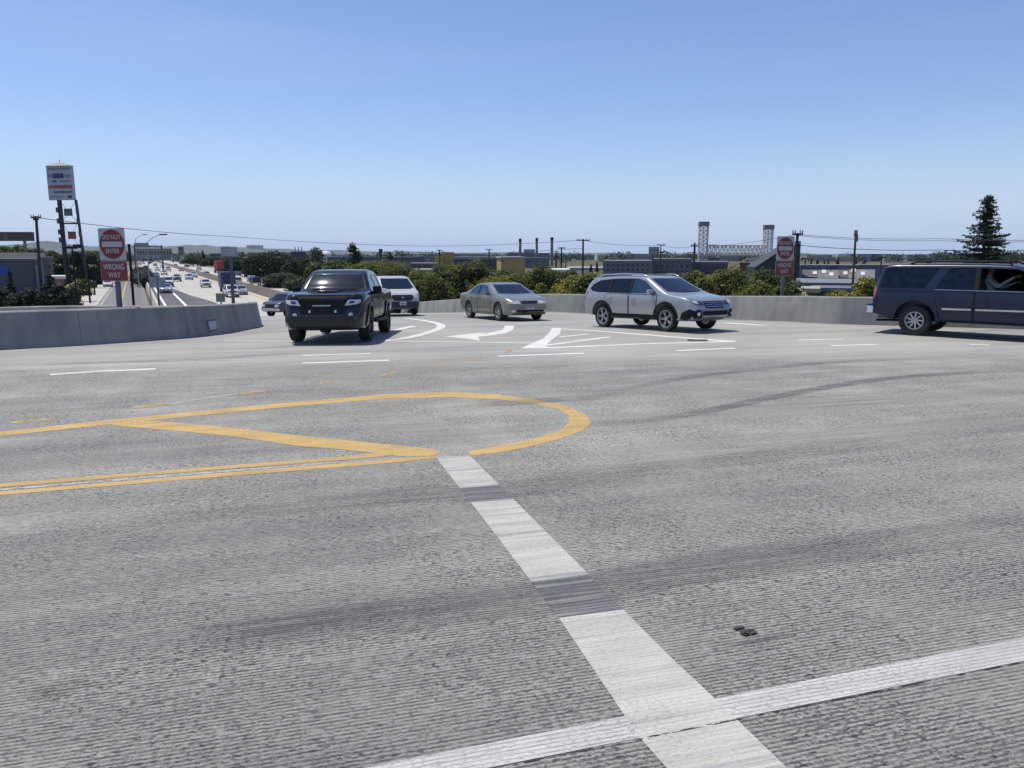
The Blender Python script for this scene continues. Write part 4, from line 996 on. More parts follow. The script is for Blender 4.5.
# ---- the driver
def skin_figure(name, chains, mats, root_pt, parent=None, levels=2, matfn=None):
    """chains of (x, y, z, r) joints grown into one skin"""
    vs, es, rs, idx = [], [], [], {}
    for ch in chains:
        prev = None
        for (x, y, z, r) in ch:
            k = (round(x, 4), round(y, 4), round(z, 4))
            if k not in idx: idx[k] = len(vs); vs.append((x, y, z)); rs.append(r)
            if prev is not None and prev != idx[k]: es.append((prev, idx[k]))
            prev = idx[k]
    me = bpy.data.meshes.new(name); me.from_pydata(vs, es, [])
    o = bpy.data.objects.new('tmp_skin', me); COL.objects.link(o)
    sk = o.modifiers.new('s', 'SKIN'); sk.use_smooth_shade = True
    lay = me.skin_vertices[0] if me.skin_vertices else None
    if lay is None:
        b = bmesh.new(); b.from_mesh(me); b.verts.layers.skin.verify(); b.to_mesh(me); b.free(); lay = me.skin_vertices[0]
    for i, r in enumerate(rs):
        rr = r if isinstance(r, tuple) else (r, r)
        lay.data[i].radius = rr; lay.data[i].use_root = (i == 0)
    ss = o.modifiers.new('u', 'SUBSURF'); ss.levels = levels; ss.render_levels = levels
    bpy.context.view_layer.update()
    m2 = bpy.data.meshes.new_from_object(o.evaluated_get(bpy.context.evaluated_depsgraph_get()))
    bpy.data.objects.remove(o); m2.materials.clear()
    ob = link(name, m2, mats, parent, smooth=180)
    if matfn:
        for p in m2.polygons: p.material_index = matfn(p.center)
    return ob
m_skin = M('skin', (.36, .2, .13), .55); m_shirt = M('shirt_pale_blue', (.78, .87, .91), .85); m_jeans = M('dark_trousers', (.03, .035, .05), .9); m_hair = M('dark_hair', (.02, .016, .013), .7)
px0, py0, pz0 = .0, .40, 1.06                         # seat of the driver, SUV coordinates
sh = .55
P = (px0, py0, pz0, .15)
chest = (px0 - .1, py0, pz0 + .34, .16); neckb = (px0 - .11, py0, pz0 + .52, .075); neck = (px0 - .09, py0, pz0 + .59, .055); head0 = (px0 - .07, py0, pz0 + .67, .085); head1 = (px0 - .065, py0, pz0 + .76, .09); head2 = (px0 - .075, py0, pz0 + .82, .05)
nose0 = (px0 + .03, py0, pz0 + .70, .022)
chains = [[P, (px0 - .06, py0, pz0 + .18, .145), chest, neckb, neck, head0, head1, head2], [head0, nose0]]
hand_c = (px0 + .62, py0 - .13, pz0 + .46)
for sg in (1, -1):
    s0 = (px0 - .1, py0 + sg * .19, pz0 + .43, .065)
    el = (px0 + .16, py0 + sg * .3, pz0 + .2, .047) if sg > 0 else (px0 + .16, py0 - .32, pz0 + .24, .052)
    wr = (px0 + .46, py0 + sg * .16, pz0 + .34, .03) if sg > 0 else (px0 + .5, py0 - .2, pz0 + .5, .034)
    hd = (wr[0] + .07, wr[1] - sg * .02, wr[2] + .025, .034)
    chains.append([chest, s0, ((s0[0] + el[0]) / 2, (s0[1] + el[1]) / 2, (s0[2] + el[2]) / 2, .056), el, ((el[0] + wr[0]) / 2, (el[1] + wr[1]) / 2, (el[2] + wr[2]) / 2, .042), wr, hd])
    for k, dz in enumerate((.028, .01, -.008, -.026)):
        ln = (.05, .06, .055, .042)[k]
        f1 = (hd[0] + .045, hd[1], hd[2] + dz, .0095); f2 = (f1[0] + ln * .6, f1[1] - sg * .012, f1[2] - .008, .009); f3 = (f2[0] + .004, f2[1] - sg * .028, f2[2] - .02, .0075)
        chains.append([hd, f1, f2, f3])
    chains.append([hd, (hd[0] + .01, hd[1] - sg * .035, hd[2] + .03, .011), (hd[0] + .045, hd[1] - sg * .05, hd[2] + .035, .009)])
    hip = (px0 + .02, py0 + sg * .1, pz0 - .01, .1); kn = (px0 + .48, py0 + sg * .13, pz0 + .05, .065); an = (px0 + .72, py0 + sg * .12, pz0 - .16, .045)
    chains.append([P, hip, ((hip[0] + kn[0]) / 2, (hip[1] + kn[1]) / 2, (hip[2] + kn[2]) / 2, .085), kn, an, (an[0] + .12, an[1], an[2] - .02, .035)])
def mf(c):
    if c.z > pz0 + .555: return 0
    if c.x > px0 + .5 and c.z > pz0 + .28: return 0
    if c.z < pz0 + .1: return 2
    return 1
drv = skin_figure('person', chains, [m_skin, m_shirt, m_jeans], None, matfn=mf)
t = MB(); bmesh.ops.create_icosphere(t.bm, subdivisions=3, radius=1)
for v in t.bm.verts:
    v.co = Vector((v.co.x * .108, v.co.y * .092, v.co.z * .11))
bmesh.ops.delete(t.bm, geom=[v for v in t.bm.verts if v.co.x > .035 and v.co.z < .06 or v.co.z < -.05], context='VERTS')
for v in t.bm.verts: v.co += Vector((px0 - .08, py0, pz0 + .755)) + Vector((random.uniform(-.004, .004),) * 3)
t.build('hair', m_hair, drv, 60)
for sg in (1, -1):
    MB().box((px0 + .016, py0 + sg * .034, pz0 + .735), (.012, .026, .012), bev=.004).build('eye', M('eye_dark', (.03, .02, .02), .3), drv)
    t = MB(); bmesh.ops.create_icosphere(t.bm, subdivisions=2, radius=.028)
    for v in t.bm.verts: v.co = Vector((v.co.x * .7, v.co.y * .35, v.co.z * 1.1)) + Vector((px0 - .07, py0 + sg * .092, pz0 + .71))
    t.build('ear', m_skin, drv, 60)
MB().box((px0 + .022, py0, pz0 + .66), (.01, .05, .01), bev=.003).build('mouth', M('lip', (.3, .1, .08), .5), drv)
drv.matrix_world = suv_root.matrix_world.copy()
tag(drv, 'driver in a pale blue long-sleeved shirt at the wheel of the dark blue SUV', 'person')

# ---- copies of a vehicle with all its parts (no operators)
PARTS = {'body', 'window', 'windscreen', 'rear_window', 'wheel', 'rim', 'headlight', 'tail_light', 'grille', 'front_bumper', 'rear_bumper', 'air_intake', 'licence_plate', 'mirror'}
def dup_vehicle(src, pm, label, cat, group, loc, heading, zf, scale=1.0, parts=PARTS, name=None):
    r = bpy.data.objects.new(name or src.name.split('.')[0], None); COL.objects.link(r); r.empty_display_size = .2
    tag(r, label, cat, group)
    def rec(a, b):
        for ch in a.children:
            if parts is not None and ch.name.split('.')[0] not in parts: continue
            c = ch.copy(); COL.objects.link(c); c.parent = b
            for k, sl in enumerate(c.material_slots):
                if sl.material and ch.name.split('.')[0] in ('body',) and k == 0:
                    sl.link = 'OBJECT'; sl.material = pm
            rec(ch, c)
    rec(src, r)
    h = Vector(heading).normalized()
    zz = zf(loc.x, loc.y) if callable(zf) else zf
    r.location = (loc.x, loc.y, zz + .006); r.rotation_euler = (0, 0, math.atan2(h.y, h.x)); r.scale = (scale,) * 3
    return r
# ------------------------------------------------------------------ ground, freeway, street
FA = Vector((-35.4, 115)); FD = Vector((-.431, .902)).normalized(); FR = Vector((FD.y, -FD.x))
def fw(along, off, z=FZ):
    p = FA + FD * along + FR * off; return Vector((p.x, p.y, z))
def ground_material():
    m, nt, out = newmat('ground_mixed'); N = NT(nt); co = N.obj()
    f = N.ramp(N.noise(co, .035, 6, .6), .4, .6); g = N.ramp(N.noise(co, .5, 5, .65), .35, .65)
    c = N.mix(f, N.mix(g, (.10, .085, .055), (.16, .135, .085)), N.mix(g, (.05, .06, .028), (.09, .09, .05)))
    p = N.bsdf(Base_Color=c, Roughness=.95, Specular_IOR_Level=.1); nt.links.new(p.outputs[0], out.inputs[0]); return m
def flat(name, poly, z, mat, parent=None, kind='structure'):
    bm = bmesh.new(); f = bm.faces.new([bm.verts.new((p[0], p[1], z)) for p in poly]); f.normal_update()
    if f.normal.z < 0: f.normal_flip()
    bmesh.ops.triangulate(bm, faces=bm.faces[:], ngon_method='EAR_CLIP')
    me = bpy.data.meshes.new(name); bm.to_mesh(me); bm.free(); o = link(name, me, mat, parent)
    return tag(o, kind=kind) if parent is None else o
GB = -4.3
flat('ground', [(-9000, -600), (9000, -600), (9000, 9000), (-9000, 9000)], GB, ground_material())
def road_mat(name, a, b, stretch=True):
    m, nt, out = newmat(name); N = NT(nt); co = N.obj()
    rot = N.n('ShaderNodeVectorRotate', rotation_type='Z_AXIS'); nt.links.new(co, rot.inputs[0]); rot.inputs['Angle'].default_value = -math.atan2(FD.y, FD.x)
    f = N.ramp(N.math('ADD', N.math('MULTIPLY', N.noise(N.mapping(rot.outputs[0], scale=(.02, .7, 1)), 1, 4), .6), N.math('MULTIPLY', N.noise(co, .3, 4), .4)), .36, .64)
    p = N.bsdf(Base_Color=N.mix(f, a, b), Roughness=.85, Specular_IOR_Level=.2); nt.links.new(p.outputs[0], out.inputs[0]); return m
m_fcon = road_mat('freeway_concrete', (.36, .345, .315), (.46, .44, .40)); m_asph = road_mat('asphalt', (.085, .085, .09), (.135, .133, .132)); m_stasph = road_mat('street_asphalt', (.14, .14, .145), (.20, .197, .195))
m_fline = M('lane_paint', (.68, .68, .66), .7); m_fyel = M('lane_paint_yellow', (.62, .38, .07), .7)
fwy = tag(flat('freeway', [fw(-160, -16.0), fw(-160, 17), fw(1400, 17), fw(1400, -16.0)], FZ, m_fcon), kind='structure')
def strip(name, a0, a1, off, w, z, mat, par): return flat(name, [fw(a0, off - w / 2), fw(a0, off + w / 2), fw(a1, off + w / 2), fw(a1, off - w / 2)], z, mat, par)
exitp = [fw(-160, -15.2), fw(-160, -6.2), fw(-60, -7.0)] + [Vector(G(*p, FZ)) for p in ((213, 302), (190, 295.2), (173, 289))] + [fw(45, -12.4), fw(160, -12.6), fw(160, -15.2)]
flat('exit_lane', exitp, FZ + .02, m_asph, fwy)
strip('lane_line', -160, 160, -14.6, .3, FZ + .035, m_fline, fwy); strip('lane_line', -160, 60, -12.3, .34, FZ + .04, m_fline, fwy)
strip('shoulder_line', -160, 900, -1.3, .2, FZ + .03, m_fyel, fwy); strip('shoulder_line', -160, 900, 1.5, .2, FZ + .03, m_fyel, fwy)
for off in (-4.6, -8.0, 5.0, 8.4, 11.8):
    for k in range(26): strip('lane_dash', -70 + k * 14.6, -70 + k * 14.6 + 3.7, off, .16, FZ + .025, m_fline, fwy)
strip('lane_line', -160, 900, 15.0, .2, FZ + .03, m_fline, fwy)
st = flat('street', [fw(-70, -22.1), fw(-70, -16.4), fw(420, -16.4), fw(420, -22.1)], FZ - .02, m_stasph)
strip('centre_line', -70, 420, -19.7, .28, FZ + .0, M('old_yellow', (.42, .29, .09), .8), st); strip('gutter', -70, 420, -21.9, .5, FZ + .01, m_slab, st)
strip('repair_patch', -40, -8, -18.0, 2.4, FZ - .008, m_asph, st) if False else None
mb = MB(); A_, B_ = fw(-70, -23.3), fw(420, -23.3)
mb.face([fw(-70, -24.8, FZ + .13), fw(-70, -22.15, FZ + .13), fw(420, -22.15, FZ + .13), fw(420, -24.8, FZ + .13)]); mb.face([fw(-70, -22.15, FZ + .13), fw(-70, -22.1, FZ - .1), fw(420, -22.1, FZ - .1), fw(420, -22.15, FZ + .13)])
tag(mb.build('pavement', M('pavement_concrete', (.40, .385, .35), .85, vs=.6)), kind='structure')
mb = MB(); mb.face([fw(-60, -24.8, FZ + .1), fw(320, -24.8, FZ + .1), fw(320, -28.5, FZ + 1.1), fw(-60, -28.5, FZ + 1.1)])
tag(mb.build('dry_bank', M('dry_grass', (.30, .215, .075), .95, var=.3, vs=1.5)), kind='structure')
def fbar(off, a0, a1, h, label, mat):
    o = empty('barrier', fw(a0, off), label, 'barrier'); mb = MB()
    prof = [(-.32, 0), (-.1, h), (.1, h), (.32, 0)]
    ra = [mb.bm.verts.new(fw(a0, off + u, FZ - .05 + v)) for u, v in prof]; rb = [mb.bm.verts.new(fw(a1, off + u, FZ - .05 + v)) for u, v in prof]
    for k in range(3): mb.bm.faces.new((ra[k], ra[k + 1], rb[k + 1], rb[k]))
    mb.bm.faces.new(ra); mb.bm.faces.new(rb); mb.build('parapet', mat, o, off=o.location); return o
fbar(0, -160, 1300, 1.35, 'low concrete median barrier between the two directions of the freeway', M('median_concrete', (.17, .155, .13), .9, vs=.4))
fbar(-15.75, -160, 700, 1.0, 'pale barrier between the street and the freeway exit lane', M('pale_concrete', (.42, .40, .36), .85, vs=.4))
fbar(16.3, -110, 900, .8, 'low guard rail along the far shoulder of the freeway', M('rail_brown', (.19, .16, .12), .8))

# ------------------------------------------------------------------ traffic on the freeway
U = -FD
cols = dict(white=p_white, silver=p_silver, black=p_black, navy=p_navy, sage=p_sage, grey=paint('grey_paint', (.13, .135, .145), .4), red=paint('red_paint', (.3, .02, .02), .1), lav=paint('pale_blue_paint', (.30, .33, .46), .5), blue=paint('dark_blue_paint', (.03, .045, .1), .3), beige=paint('champagne_paint', (.4, .37, .31), .4))
TR = [ # px, py of the nearest wheel contact, source, colour, direction, scale, label
 (233, 297.4, suv_root, 'white', 1, .95, 'white SUV just right of the grey guide sign post, nearest of the oncoming traffic'),
 (242.5, 295, sed_root, 'silver', 1, 1.0, 'silver sedan on the freeway beside the white SUV, close to the median'),
 (166.5, 293.4, sed_root, 'silver', 1, 1.1, 'silver sedan alone on the dark asphalt exit lane'),
 (168.8, 287, van_root, 'white', 1, 1.1, 'white van following the silver sedan down the exit lane'),
 (177.3, 281.5, pic_root, 'white', 1, 1.0, 'white pickup with a dark front, alone in a middle lane of the freeway'),
 (189.6, 279.9, sed_root, 'lav', 1, 1.05, 'pale blue sedan side by side with a white one on the freeway'),
 (194.3, 277.4, sed_root, 'white', 1, 1.05, 'white sedan hugging the median beside the pale blue one'),
 (162.6, 267.8, sed_root, 'silver', 1, 1.1, 'silver sedan near the median, far up the freeway'),
 (149.5, 273.3, sed_root, 'white', 1, 1.1, 'white sedan in the outer lane just left of the tall light mast'),
 (157.5, 271.2, sed_root, 'white', 1, 1.1, 'white sedan just right of the tall light mast, level with its neighbour'),
 (156.5, 277.6, sed_root, 'blue', 1, 1.0, 'dark blue sedan partly hidden above the backs of the two sign panels'),
 (146, 269.6, wag_root, 'black', 1, 1.1, 'black wagon in the outer lane beside the dark hedge'),
 (150, 263.4, pic_root, 'white', 1, 1.1, 'white pickup in front of the pale box truck, far up the freeway'),
 (143.5, 264.2, sed_root, 'white', 1, 1.2, 'white sedan far away next to the dark post'),
 (139.5, 265.2, sed_root, 'red', 1, 1.2, 'red car far away left of the dark post'),
 (150.5, 260.6, suv_root, 'black', 1, 1.0, 'black SUV far away right of the pale box truck'),
 (157.5, 259.6, sed_root, 'grey', 1, 1.1, 'grey sedan at the far end of the oncoming lanes'),
 (166.8, 260.3, suv_root, 'black', -1, 1.0, 'black SUV far away just past the median, driving away'),
 (176, 261.8, van_root, 'blue', -1, 1.2, 'dark blue van far away left of the tall pylon sign, driving away'),
 (175.8, 266.8, sed_root, 'grey', -1, 1.1, 'dark grey sedan behind the dark blue van near the median'),
 (186.8, 267.4, sed_root, 'blue', -1, 1.15, 'dark blue sedan right behind the grey bus'),
 (206.8, 276.3, sed_root, 'black', -1, 1.0, 'black sedan near the median, left of the red container lorry'),
 (238.6, 275.8, sed_root, 'blue', -1, 1.0, 'dark blue sedan right of the red container lorry, below the trees'),
 (238.3, 284.4, van_root, 'silver', -1, .85, 'silver van by the median, right of the grey sign post, driving away'),
 (256.8, 286, suv_root, 'black', -1, .95, 'black SUV driving away in a middle lane, below the round dark tree'),
 (252.6, 282.2, wag_root, 'lav', -1, .95, 'pale blue wagon just ahead of the black SUV'),
 (269.6, 283.8, sed_root, 'blue', -1, 1.0, 'dark blue sedan in the far lane, rightmost on the freeway'),
 (107.8, 286.9, sed_root, 'white', 1, 1.0, 'white sedan on the street left of the sign post'),
 (95.5, 281.5, suv_root, 'white', 1, .9, 'white SUV parked at the kerb of the street beyond the lamp posts'),
 (160.5, 262.6, sed_root, 'white', 1, 1.1, 'white sedan far up the freeway, left of the median and ahead of the silver one'),
 (155.5, 266.4, wag_root, 'grey', 1, 1.1, 'grey wagon in the middle of the oncoming lanes, far up the freeway'),
 (168.5, 271.5, suv_root, 'white', 1, 1.0, 'white SUV behind the silver sedan near the median'),
 (164.5, 275.2, sed_root, 'beige', 1, 1.05, 'champagne sedan in a middle lane above the sign backs'),
 (206.5, 287.6, wag_root, 'white', 1, 1.0, 'white wagon in a middle lane, between the pale blue sedan and the grey sign post'),
 (181.5, 271.4, sed_root, 'red', 1, 1.0, 'red sedan close to the median, far up the freeway'),
 (171, 258.9, sed_root, 'grey', -1, 1.2, 'tiny grey car at the far end of the outbound lanes'),
 (199.5, 270.6, sed_root, 'white', -1, 1.1, 'white sedan between the grey coach and the red container lorry'),
 (222.5, 280.6, wag_root, 'silver', -1, 1.0, 'silver wagon by the median below the red container lorry'),
 (91, 287.6, sed_root, 'black', 1, .95, 'black sedan parked on the pavement side by the hedge'),
]
for px, py, src, colr, dr, sc, lab in TR:
    c = G(px, py, FZ + (.1 if px < 118 else 0)); d = FD * dr * -1
    cat = {'sedan': 'car', 'station_wagon': 'car', 'van': 'van', 'suv': 'SUV', 'pickup_truck': 'truck'}[src.name.split('.')[0]]
    p = Vector((c.x, c.y)) + FD * (2.0 * sc)
    dup_vehicle(src, cols[colr], lab, cat, 'traffic on the freeway' if px > 118 else 'cars along the street', p, d, FZ + (.1 if px < 92 else 0), sc)
# silver SUV coming up the ramp
dup_vehicle(suv_root, paint('charcoal_paint', (.05, .053, .06), .5), 'dark silver SUV on the ramp behind the black pickup', 'SUV', None, Vector((-17.0, 60.5)), (-.42, -.9), zdeck, .96)
# lorries and bus
def box_truck(label, px, py, d, body, sc=1.0, cab='white'):
    c = G(px, py, FZ); o = empty('box_truck', (c.x, c.y, FZ + .01), label, 'lorry', 'traffic on the freeway', math.atan2(d.y, d.x))
    MB().box((-1.6, 0, 2.2), (5.6, 2.4, 2.7), bev=.04).build('cargo_box', body, o, 30)
    t = MB(); t.prism([(1.3, .5), (3.2, .5), (3.3, 1.2), (2.9, 1.45), (2.45, 2.3), (1.3, 2.35)], lambda u, v, q: Vector((u, q, v)), -1.05, 1.05); t.build('cab', cols[cab], o, 30)
    t = MB(); t.box((2.72, 0, 1.86), (.06, 1.8, .72), mat=Matrix.Rotation(-.48, 4, 'Y')); t.build('windscreen', M('dark_glazing', (.02, .025, .03), .06), o)
    MB().box((3.3, 0, .62), (.12, 2.1, .3), bev=.03).build('front_bumper', m_black, o); MB().box((3.27, 0, 1.0), (.06, 1.2, .3)).build('grille', m_black, o)
    for x in (2.3, -2.6):
        for s_ in (1, -1): MB().cyl((x, s_ * .8, .45), (x, s_ * 1.12, .45), .45, n=18).build('wheel', m_tire, o, 30)
    MB().box((-1, 0, .72), (6.4, .9, .2)).build('chassis', m_dark, o)
    o.scale = (sc,) * 3; return o
box_truck('dark blue box truck on the freeway behind the grey sign post', 228.5, 292.2, -FD, M('truck_dark_blue', (.035, .045, .07), .5), .95, 'blue')
box_truck('pale box truck far up the freeway behind a white pickup', 151, 262, -FD, M('truck_pale', (.42, .45, .5), .5), 1.25)
c = G(220, 273.2, FZ); o = empty('container_lorry', (c.x, c.y, FZ + .01), 'red container lorry driving away on the freeway, just left of the grey sign post', 'lorry', 'traffic on the freeway', math.atan2(FD.y, FD.x))
mr = M('container_red', (.33, .035, .04), .6, var=.25, vs=.8); t = MB(); t.box((0, 0, 2.75), (10.5, 2.45, 2.75))
for k in range(34):
    for s_ in (1, -1): t.box((-5.1 + k * .31, s_ * 1.235, 2.75), (.16, .05, 2.5))
t.build('container', mr, o); MB().box((0, 0, 1.2), (10.8, 1.1, .3)).build('trailer', m_dark, o)
t = MB(); t.prism([(5.8, .6), (8.6, .6), (8.7, 1.5), (7.7, 1.7), (7.4, 2.9), (5.8, 3.1)], lambda u, v, q: Vector((u, q, v)), -1.15, 1.15); t.build('cab', p_white, o, 30)
for x in (-4.4, -3.2, 5.2, 6.3, 8.0):
    for s_ in (1, -1): MB().cyl((x, s_ * .75, .5), (x, s_ * 1.15, .5), .5, n=18).build('wheel', m_tire, o, 30)
for s_ in (1, -1): MB().box((-5.3, s_ * .8, 1.1), (.06, .3, .15)).build('tail_light', m_red, o)
o.scale = (1.02,) * 3
c = G(191.5, 266.2, FZ); o = empty('bus', (c.x, c.y, FZ + .01), 'grey coach driving away far up the freeway, left of the red container lorry', 'bus', 'traffic on the freeway', math.atan2(FD.y, FD.x))
MB().box((0, 0, 1.95), (11, 2.5, 3.0), bev=.12).build('body', M('coach_grey', (.30, .31, .30), .5), o, 30)
for s_ in (1, -1): MB().box((.3, s_ * 1.245, 2.4), (9.6, .06, .9)).build('window', M('dark_glazing', (.02, .025, .03), .06), o)
MB().box((-5.5, 0, 2.4), (.06, 2.0, .9)).build('rear_window', M('dark_glazing', (.02, .025, .03), .06), o)
for x in (-3.2, 3.6):
    for s_ in (1, -1): MB().cyl((x, s_ * .9, .5), (x, s_ * 1.22, .5), .5, n=18).build('wheel', m_tire, o, 30)

# ------------------------------------------------------------------ signs
m_post = M('galvanised_steel', (.10, .108, .12), .55, .4); m_signred = M('sign_red', (.17, .006, .016), .45, var=.06); m_signwhite = M('sign_white', (.35, .37, .37), .5, var=.05); m_signback = M('sign_back', (.20, .24, .28), .5, .4)
def flat_mesh(o, name, me, mat, parent, y=-.004, z=0, x=0):
    me.transform(Matrix.Rotation(math.pi / 2, 4, 'X')); ob = link(name, me, mat, parent); ob.location = (x, y, z); return ob
def rrect(w, h, r=.04, n=4):
    p = []
    for cx, cy, a in ((w / 2 - r, h / 2 - r, 0), (-w / 2 + r, h / 2 - r, 90), (-w / 2 + r, -h / 2 + r, 180), (w / 2 - r, -h / 2 + r, 270)):
        for k in range(n + 1):
            t = math.radians(a + 90 * k / n); p.append((cx + r * math.cos(t), cy + r * math.sin(t)))
    return p
XZ = lambda u, v, d: Vector((u, d, v))
def wrong_way_sign(px, py_mid, Y, rot, s, zbase, label):
    c = W(px, py_mid, Y); o = empty('do_not_enter_sign', (c.x, c.y, zbase), label, 'sign', None, rot)
    zc = c.z - zbase
    pn = MB().prism(rrect(.91 * s, .93 * s), lambda u, v, d: Vector((u, d, v + zc)), 0, .006).build('panel', m_signwhite, o)
    dk = MB().prism([(math.cos(k * math.pi / 24) * .425 * s, math.sin(k * math.pi / 24) * .425 * s) for k in range(48)], lambda u, v, d: Vector((u, d, v + zc)), -.003, 0).build('disc', m_signred, pn)
    MB().prism(rrect(.70 * s, .155 * s, .01), lambda u, v, d: Vector((u, d, v + zc)), -.006, -.003).build('bar', m_signwhite, dk)
    for txt, dz in (('DO NOT', .2), ('ENTER', -.2)): flat_mesh(o, 'lettering', text_mesh(txt, .18 * s, .001, .003, .86), m_signwhite, dk, -.0045, zc + dz * s)
    for dz in (.36, -.36): MB().cyl((0, -.008, zc + dz * s), (0, 0, zc + dz * s), .012).build('bolt', m_post, dk)
    zw = zc - .775 * s
    b = MB().prism(rrect(.92 * s, .585 * s), lambda u, v, d: Vector((u, d, v + zw)), 0, .006).build('wrong_way_panel', m_signwhite, o)
    MB().prism(rrect(.895 * s, .56 * s, .03), lambda u, v, d: Vector((u, d, v + zw)), -.003, 0).build('red_field', m_signred, b)
    for txt, dz in (('WRONG', .12), ('WAY', -.12)): flat_mesh(o, 'lettering', text_mesh(txt, .23 * s, .001, .004, .80), m_signwhite, b, -.0045, zw + dz * s)
    MB().box((.03, .06, (zc + .2) / 2), (.13 * s, .09, zc + .2 + .35), bev=.008).build('post', m_post, o)
    return o
L1 = wrong_way_sign(112, 244.3, 21.3, math.radians(-14), .92, GB, 'large DO NOT ENTER and WRONG WAY sign standing behind the left barrier')
L2 = wrong_way_sign(785.4, 248.4, 29.5, math.radians(26), .955, GB, 'DO NOT ENTER and WRONG WAY sign behind the right barrier beside the dark pole')
# small two-line sign on its post in the barrier nose
c = W(229, 251.5, 27.8); o = empty('guide_sign', (c.x, c.y, GB), 'narrow pale two-line sign on a grey post inside the barrier nose', 'sign', None, math.radians(-12)); zc = c.z - GB
pn = MB().prism(rrect(.64, .33, .02), lambda u, v, d: Vector((u, d, v + zc)), 0, .005).build('panel', M('pale_panel', (.42, .43, .44), .5), o)
MB().prism(rrect(.60, .29, .02), lambda u, v, d: Vector((u, d, v + zc)), -.002, 0).build('field', M('grey_field', (.25, .27, .3), .5), pn)
for r_, (dz, n_) in enumerate(((.05, 9), (-.06, 8))):
    t = MB()
    for k in range(n_): t.box((-.22 + k * .055, -.003, zc + dz), (.038, .002, .06))
    t.build('lettering', M('pale_panel', (.42, .43, .44), .5), pn)
MB().box((.02, .055, (zc - .05) / 2), (.1, .08, zc - .05 + .3), bev=.01).build('post', m_post, o)
c = W(220.5, 297.6, 37); o = empty('marker_sign', (c.x, c.y, GB), 'small square grey sign seen from behind, left of the guide sign post', 'sign')
MB().box((0, 0, c.z - GB), (.43, .012, .41), bev=.004).build('panel', M('weathered_panel', (.2, .185, .175), .6), o); MB().box((0, .03, (c.z - GB) / 2), (.06, .04, c.z - GB)).build('post', m_post, o)
# two sign backs on one post by the exit lane
c = W(157.3, 282.4, 74); o = empty('freeway_sign', (c.x, c.y, GB), 'two grey sign panels seen from behind on one post beside the exit lane', 'sign', None, .1); zc = c.z - GB; u = 74 / F
for dx in (-3.9, 4.3): MB().box((dx * u, 0, zc), (7.3 * u, .03, 10 * u), bev=.01).build('panel', m_signback, o)
MB().box((0, .06, (zc + .5) / 2), (.16, .12, zc + .5)).build('post', m_post, o)
c = G(137.6, 287, FZ); o = empty('marker_sign', c, 'thin green-grey marker sign at the far barrier of the exit lane', 'sign')
MB().box((0, 0, 2.0), (.7, .04, 1.0)).build('panel', m_signback, o); MB().box((0, .06, 1.0), (.1, .08, 2.0)).build('post', m_post, o)
# lamp masts
m_mast = M('mast_grey', (.30, .31, .32), .5, .3)
def mast(px_base, py_base, px_top, py_top, px_arm, py_arm, Y, label, r=.11, base_z=GB):
    a = W(px_top, py_top, Y); b = W(px_arm, py_arm, Y); o = empty('street_light', (a.x, Y, base_z), label, 'lamp post', 'lamp posts')
    MB().tube([(a.x, Y, base_z), a], r * .8, 8, r1=r * .5).build('pole', m_mast, o, 50, off=o.location)
    MB().tube([a, a.lerp(b, .5) + Vector((0, 0, .12)), b], r * .4, 6).build('arm', m_mast, o, 50, off=o.location)
    s_ = 1 if b.x > a.x else -1; MB().box(b + Vector((s_ * .35, 0, 0)), (.8, .34, .16), bev=.05).build('lamp_head', m_post, o, 40, off=o.location); return o
mast(147.5, 308, 146.6, 242.5, 160, 234.5, 88, 'tall lamp mast with its arm reaching right over the exit lane', .1)
mast(136, 265, 135.4, 239, 143, 234.6, 150, 'tall lamp mast with its arm reaching right, beside the green overhead sign', .12)
for px, pt, pb, Y, lab in ((72, 247, 308, 88, 'dark lamp post with a double head standing at the corner of the pavement'), (88.3, 281, 303, 100, 'short dark post on the pavement, nearest the pale bank'), (92.6, 268, 294.5, 121, 'slim dark post in the middle of the pavement'), (95.6, 274, 288, 150, 'slim dark post at the far end of the pavement')):
    a = W(px, pt, Y); o = empty('lamp_post', (a.x, Y, FZ), lab, 'lamp post', 'posts along the pavement')
    MB().tube([(a.x, Y, FZ), a], .13, 8, r1=.09).build('pole', m_black, o, 50, off=o.location)
    if pt < 260:
        for s_ in (1, -1): MB().box(a + Vector((s_ * .32, 0, -.05)), (.5, .3, .3), bev=.06).build('lamp_head', m_black, o, 40, off=o.location)
    else: MB().box(a, (.3, .3, .3), bev=.05).build('cap', m_black, o, off=o.location)
a = W(129, 244.5, 95); o = empty('post', (a.x, 95, GB), 'thick dark post at the end of the hedge between street and freeway', 'post'); MB().tube([(a.x, 95, GB), a], .16, 8).build('shaft', m_black, o, 50, off=o.location); MB().box(a, (.3, .3, .12), bev=.02).build('cap', m_black, o, off=o.location)

# tall shopping-centre sign
Yp = 150; u = Yp / F
a = W(61, 183, Yp); o = empty('pylon_sign', (a.x, Yp, GB), 'tall shopping sign on two dark posts with a small pointed roof and red writing', 'sign', None, math.radians(-8)); L0 = Vector((a.x, Yp, GB)); zc = a.z - GB
Z = lambda py: W(61, py, Yp).z - GB
X_ = lambda px: (px - 61) * u * 1.0
pw = M('sign_face', (.40, .42, .45), .5, var=.05); MB().box((0, 0, zc), (26.6 * u, .7, Z(166) - Z(200.5)), bev=.05).build('face', pw, o)
hz = Z(166); t = MB(); bs = [(-13.8 * u, -.6, hz), (13.8 * u, -.6, hz), (13.8 * u, .8, hz), (-13.8 * u, .8, hz)]; tp = [(-3 * u, 0, hz + 3.4 * u), (3 * u, 0, hz + 3.4 * u), (3 * u, .2, hz + 3.4 * u), (-3 * u, .2, hz + 3.4 * u)]
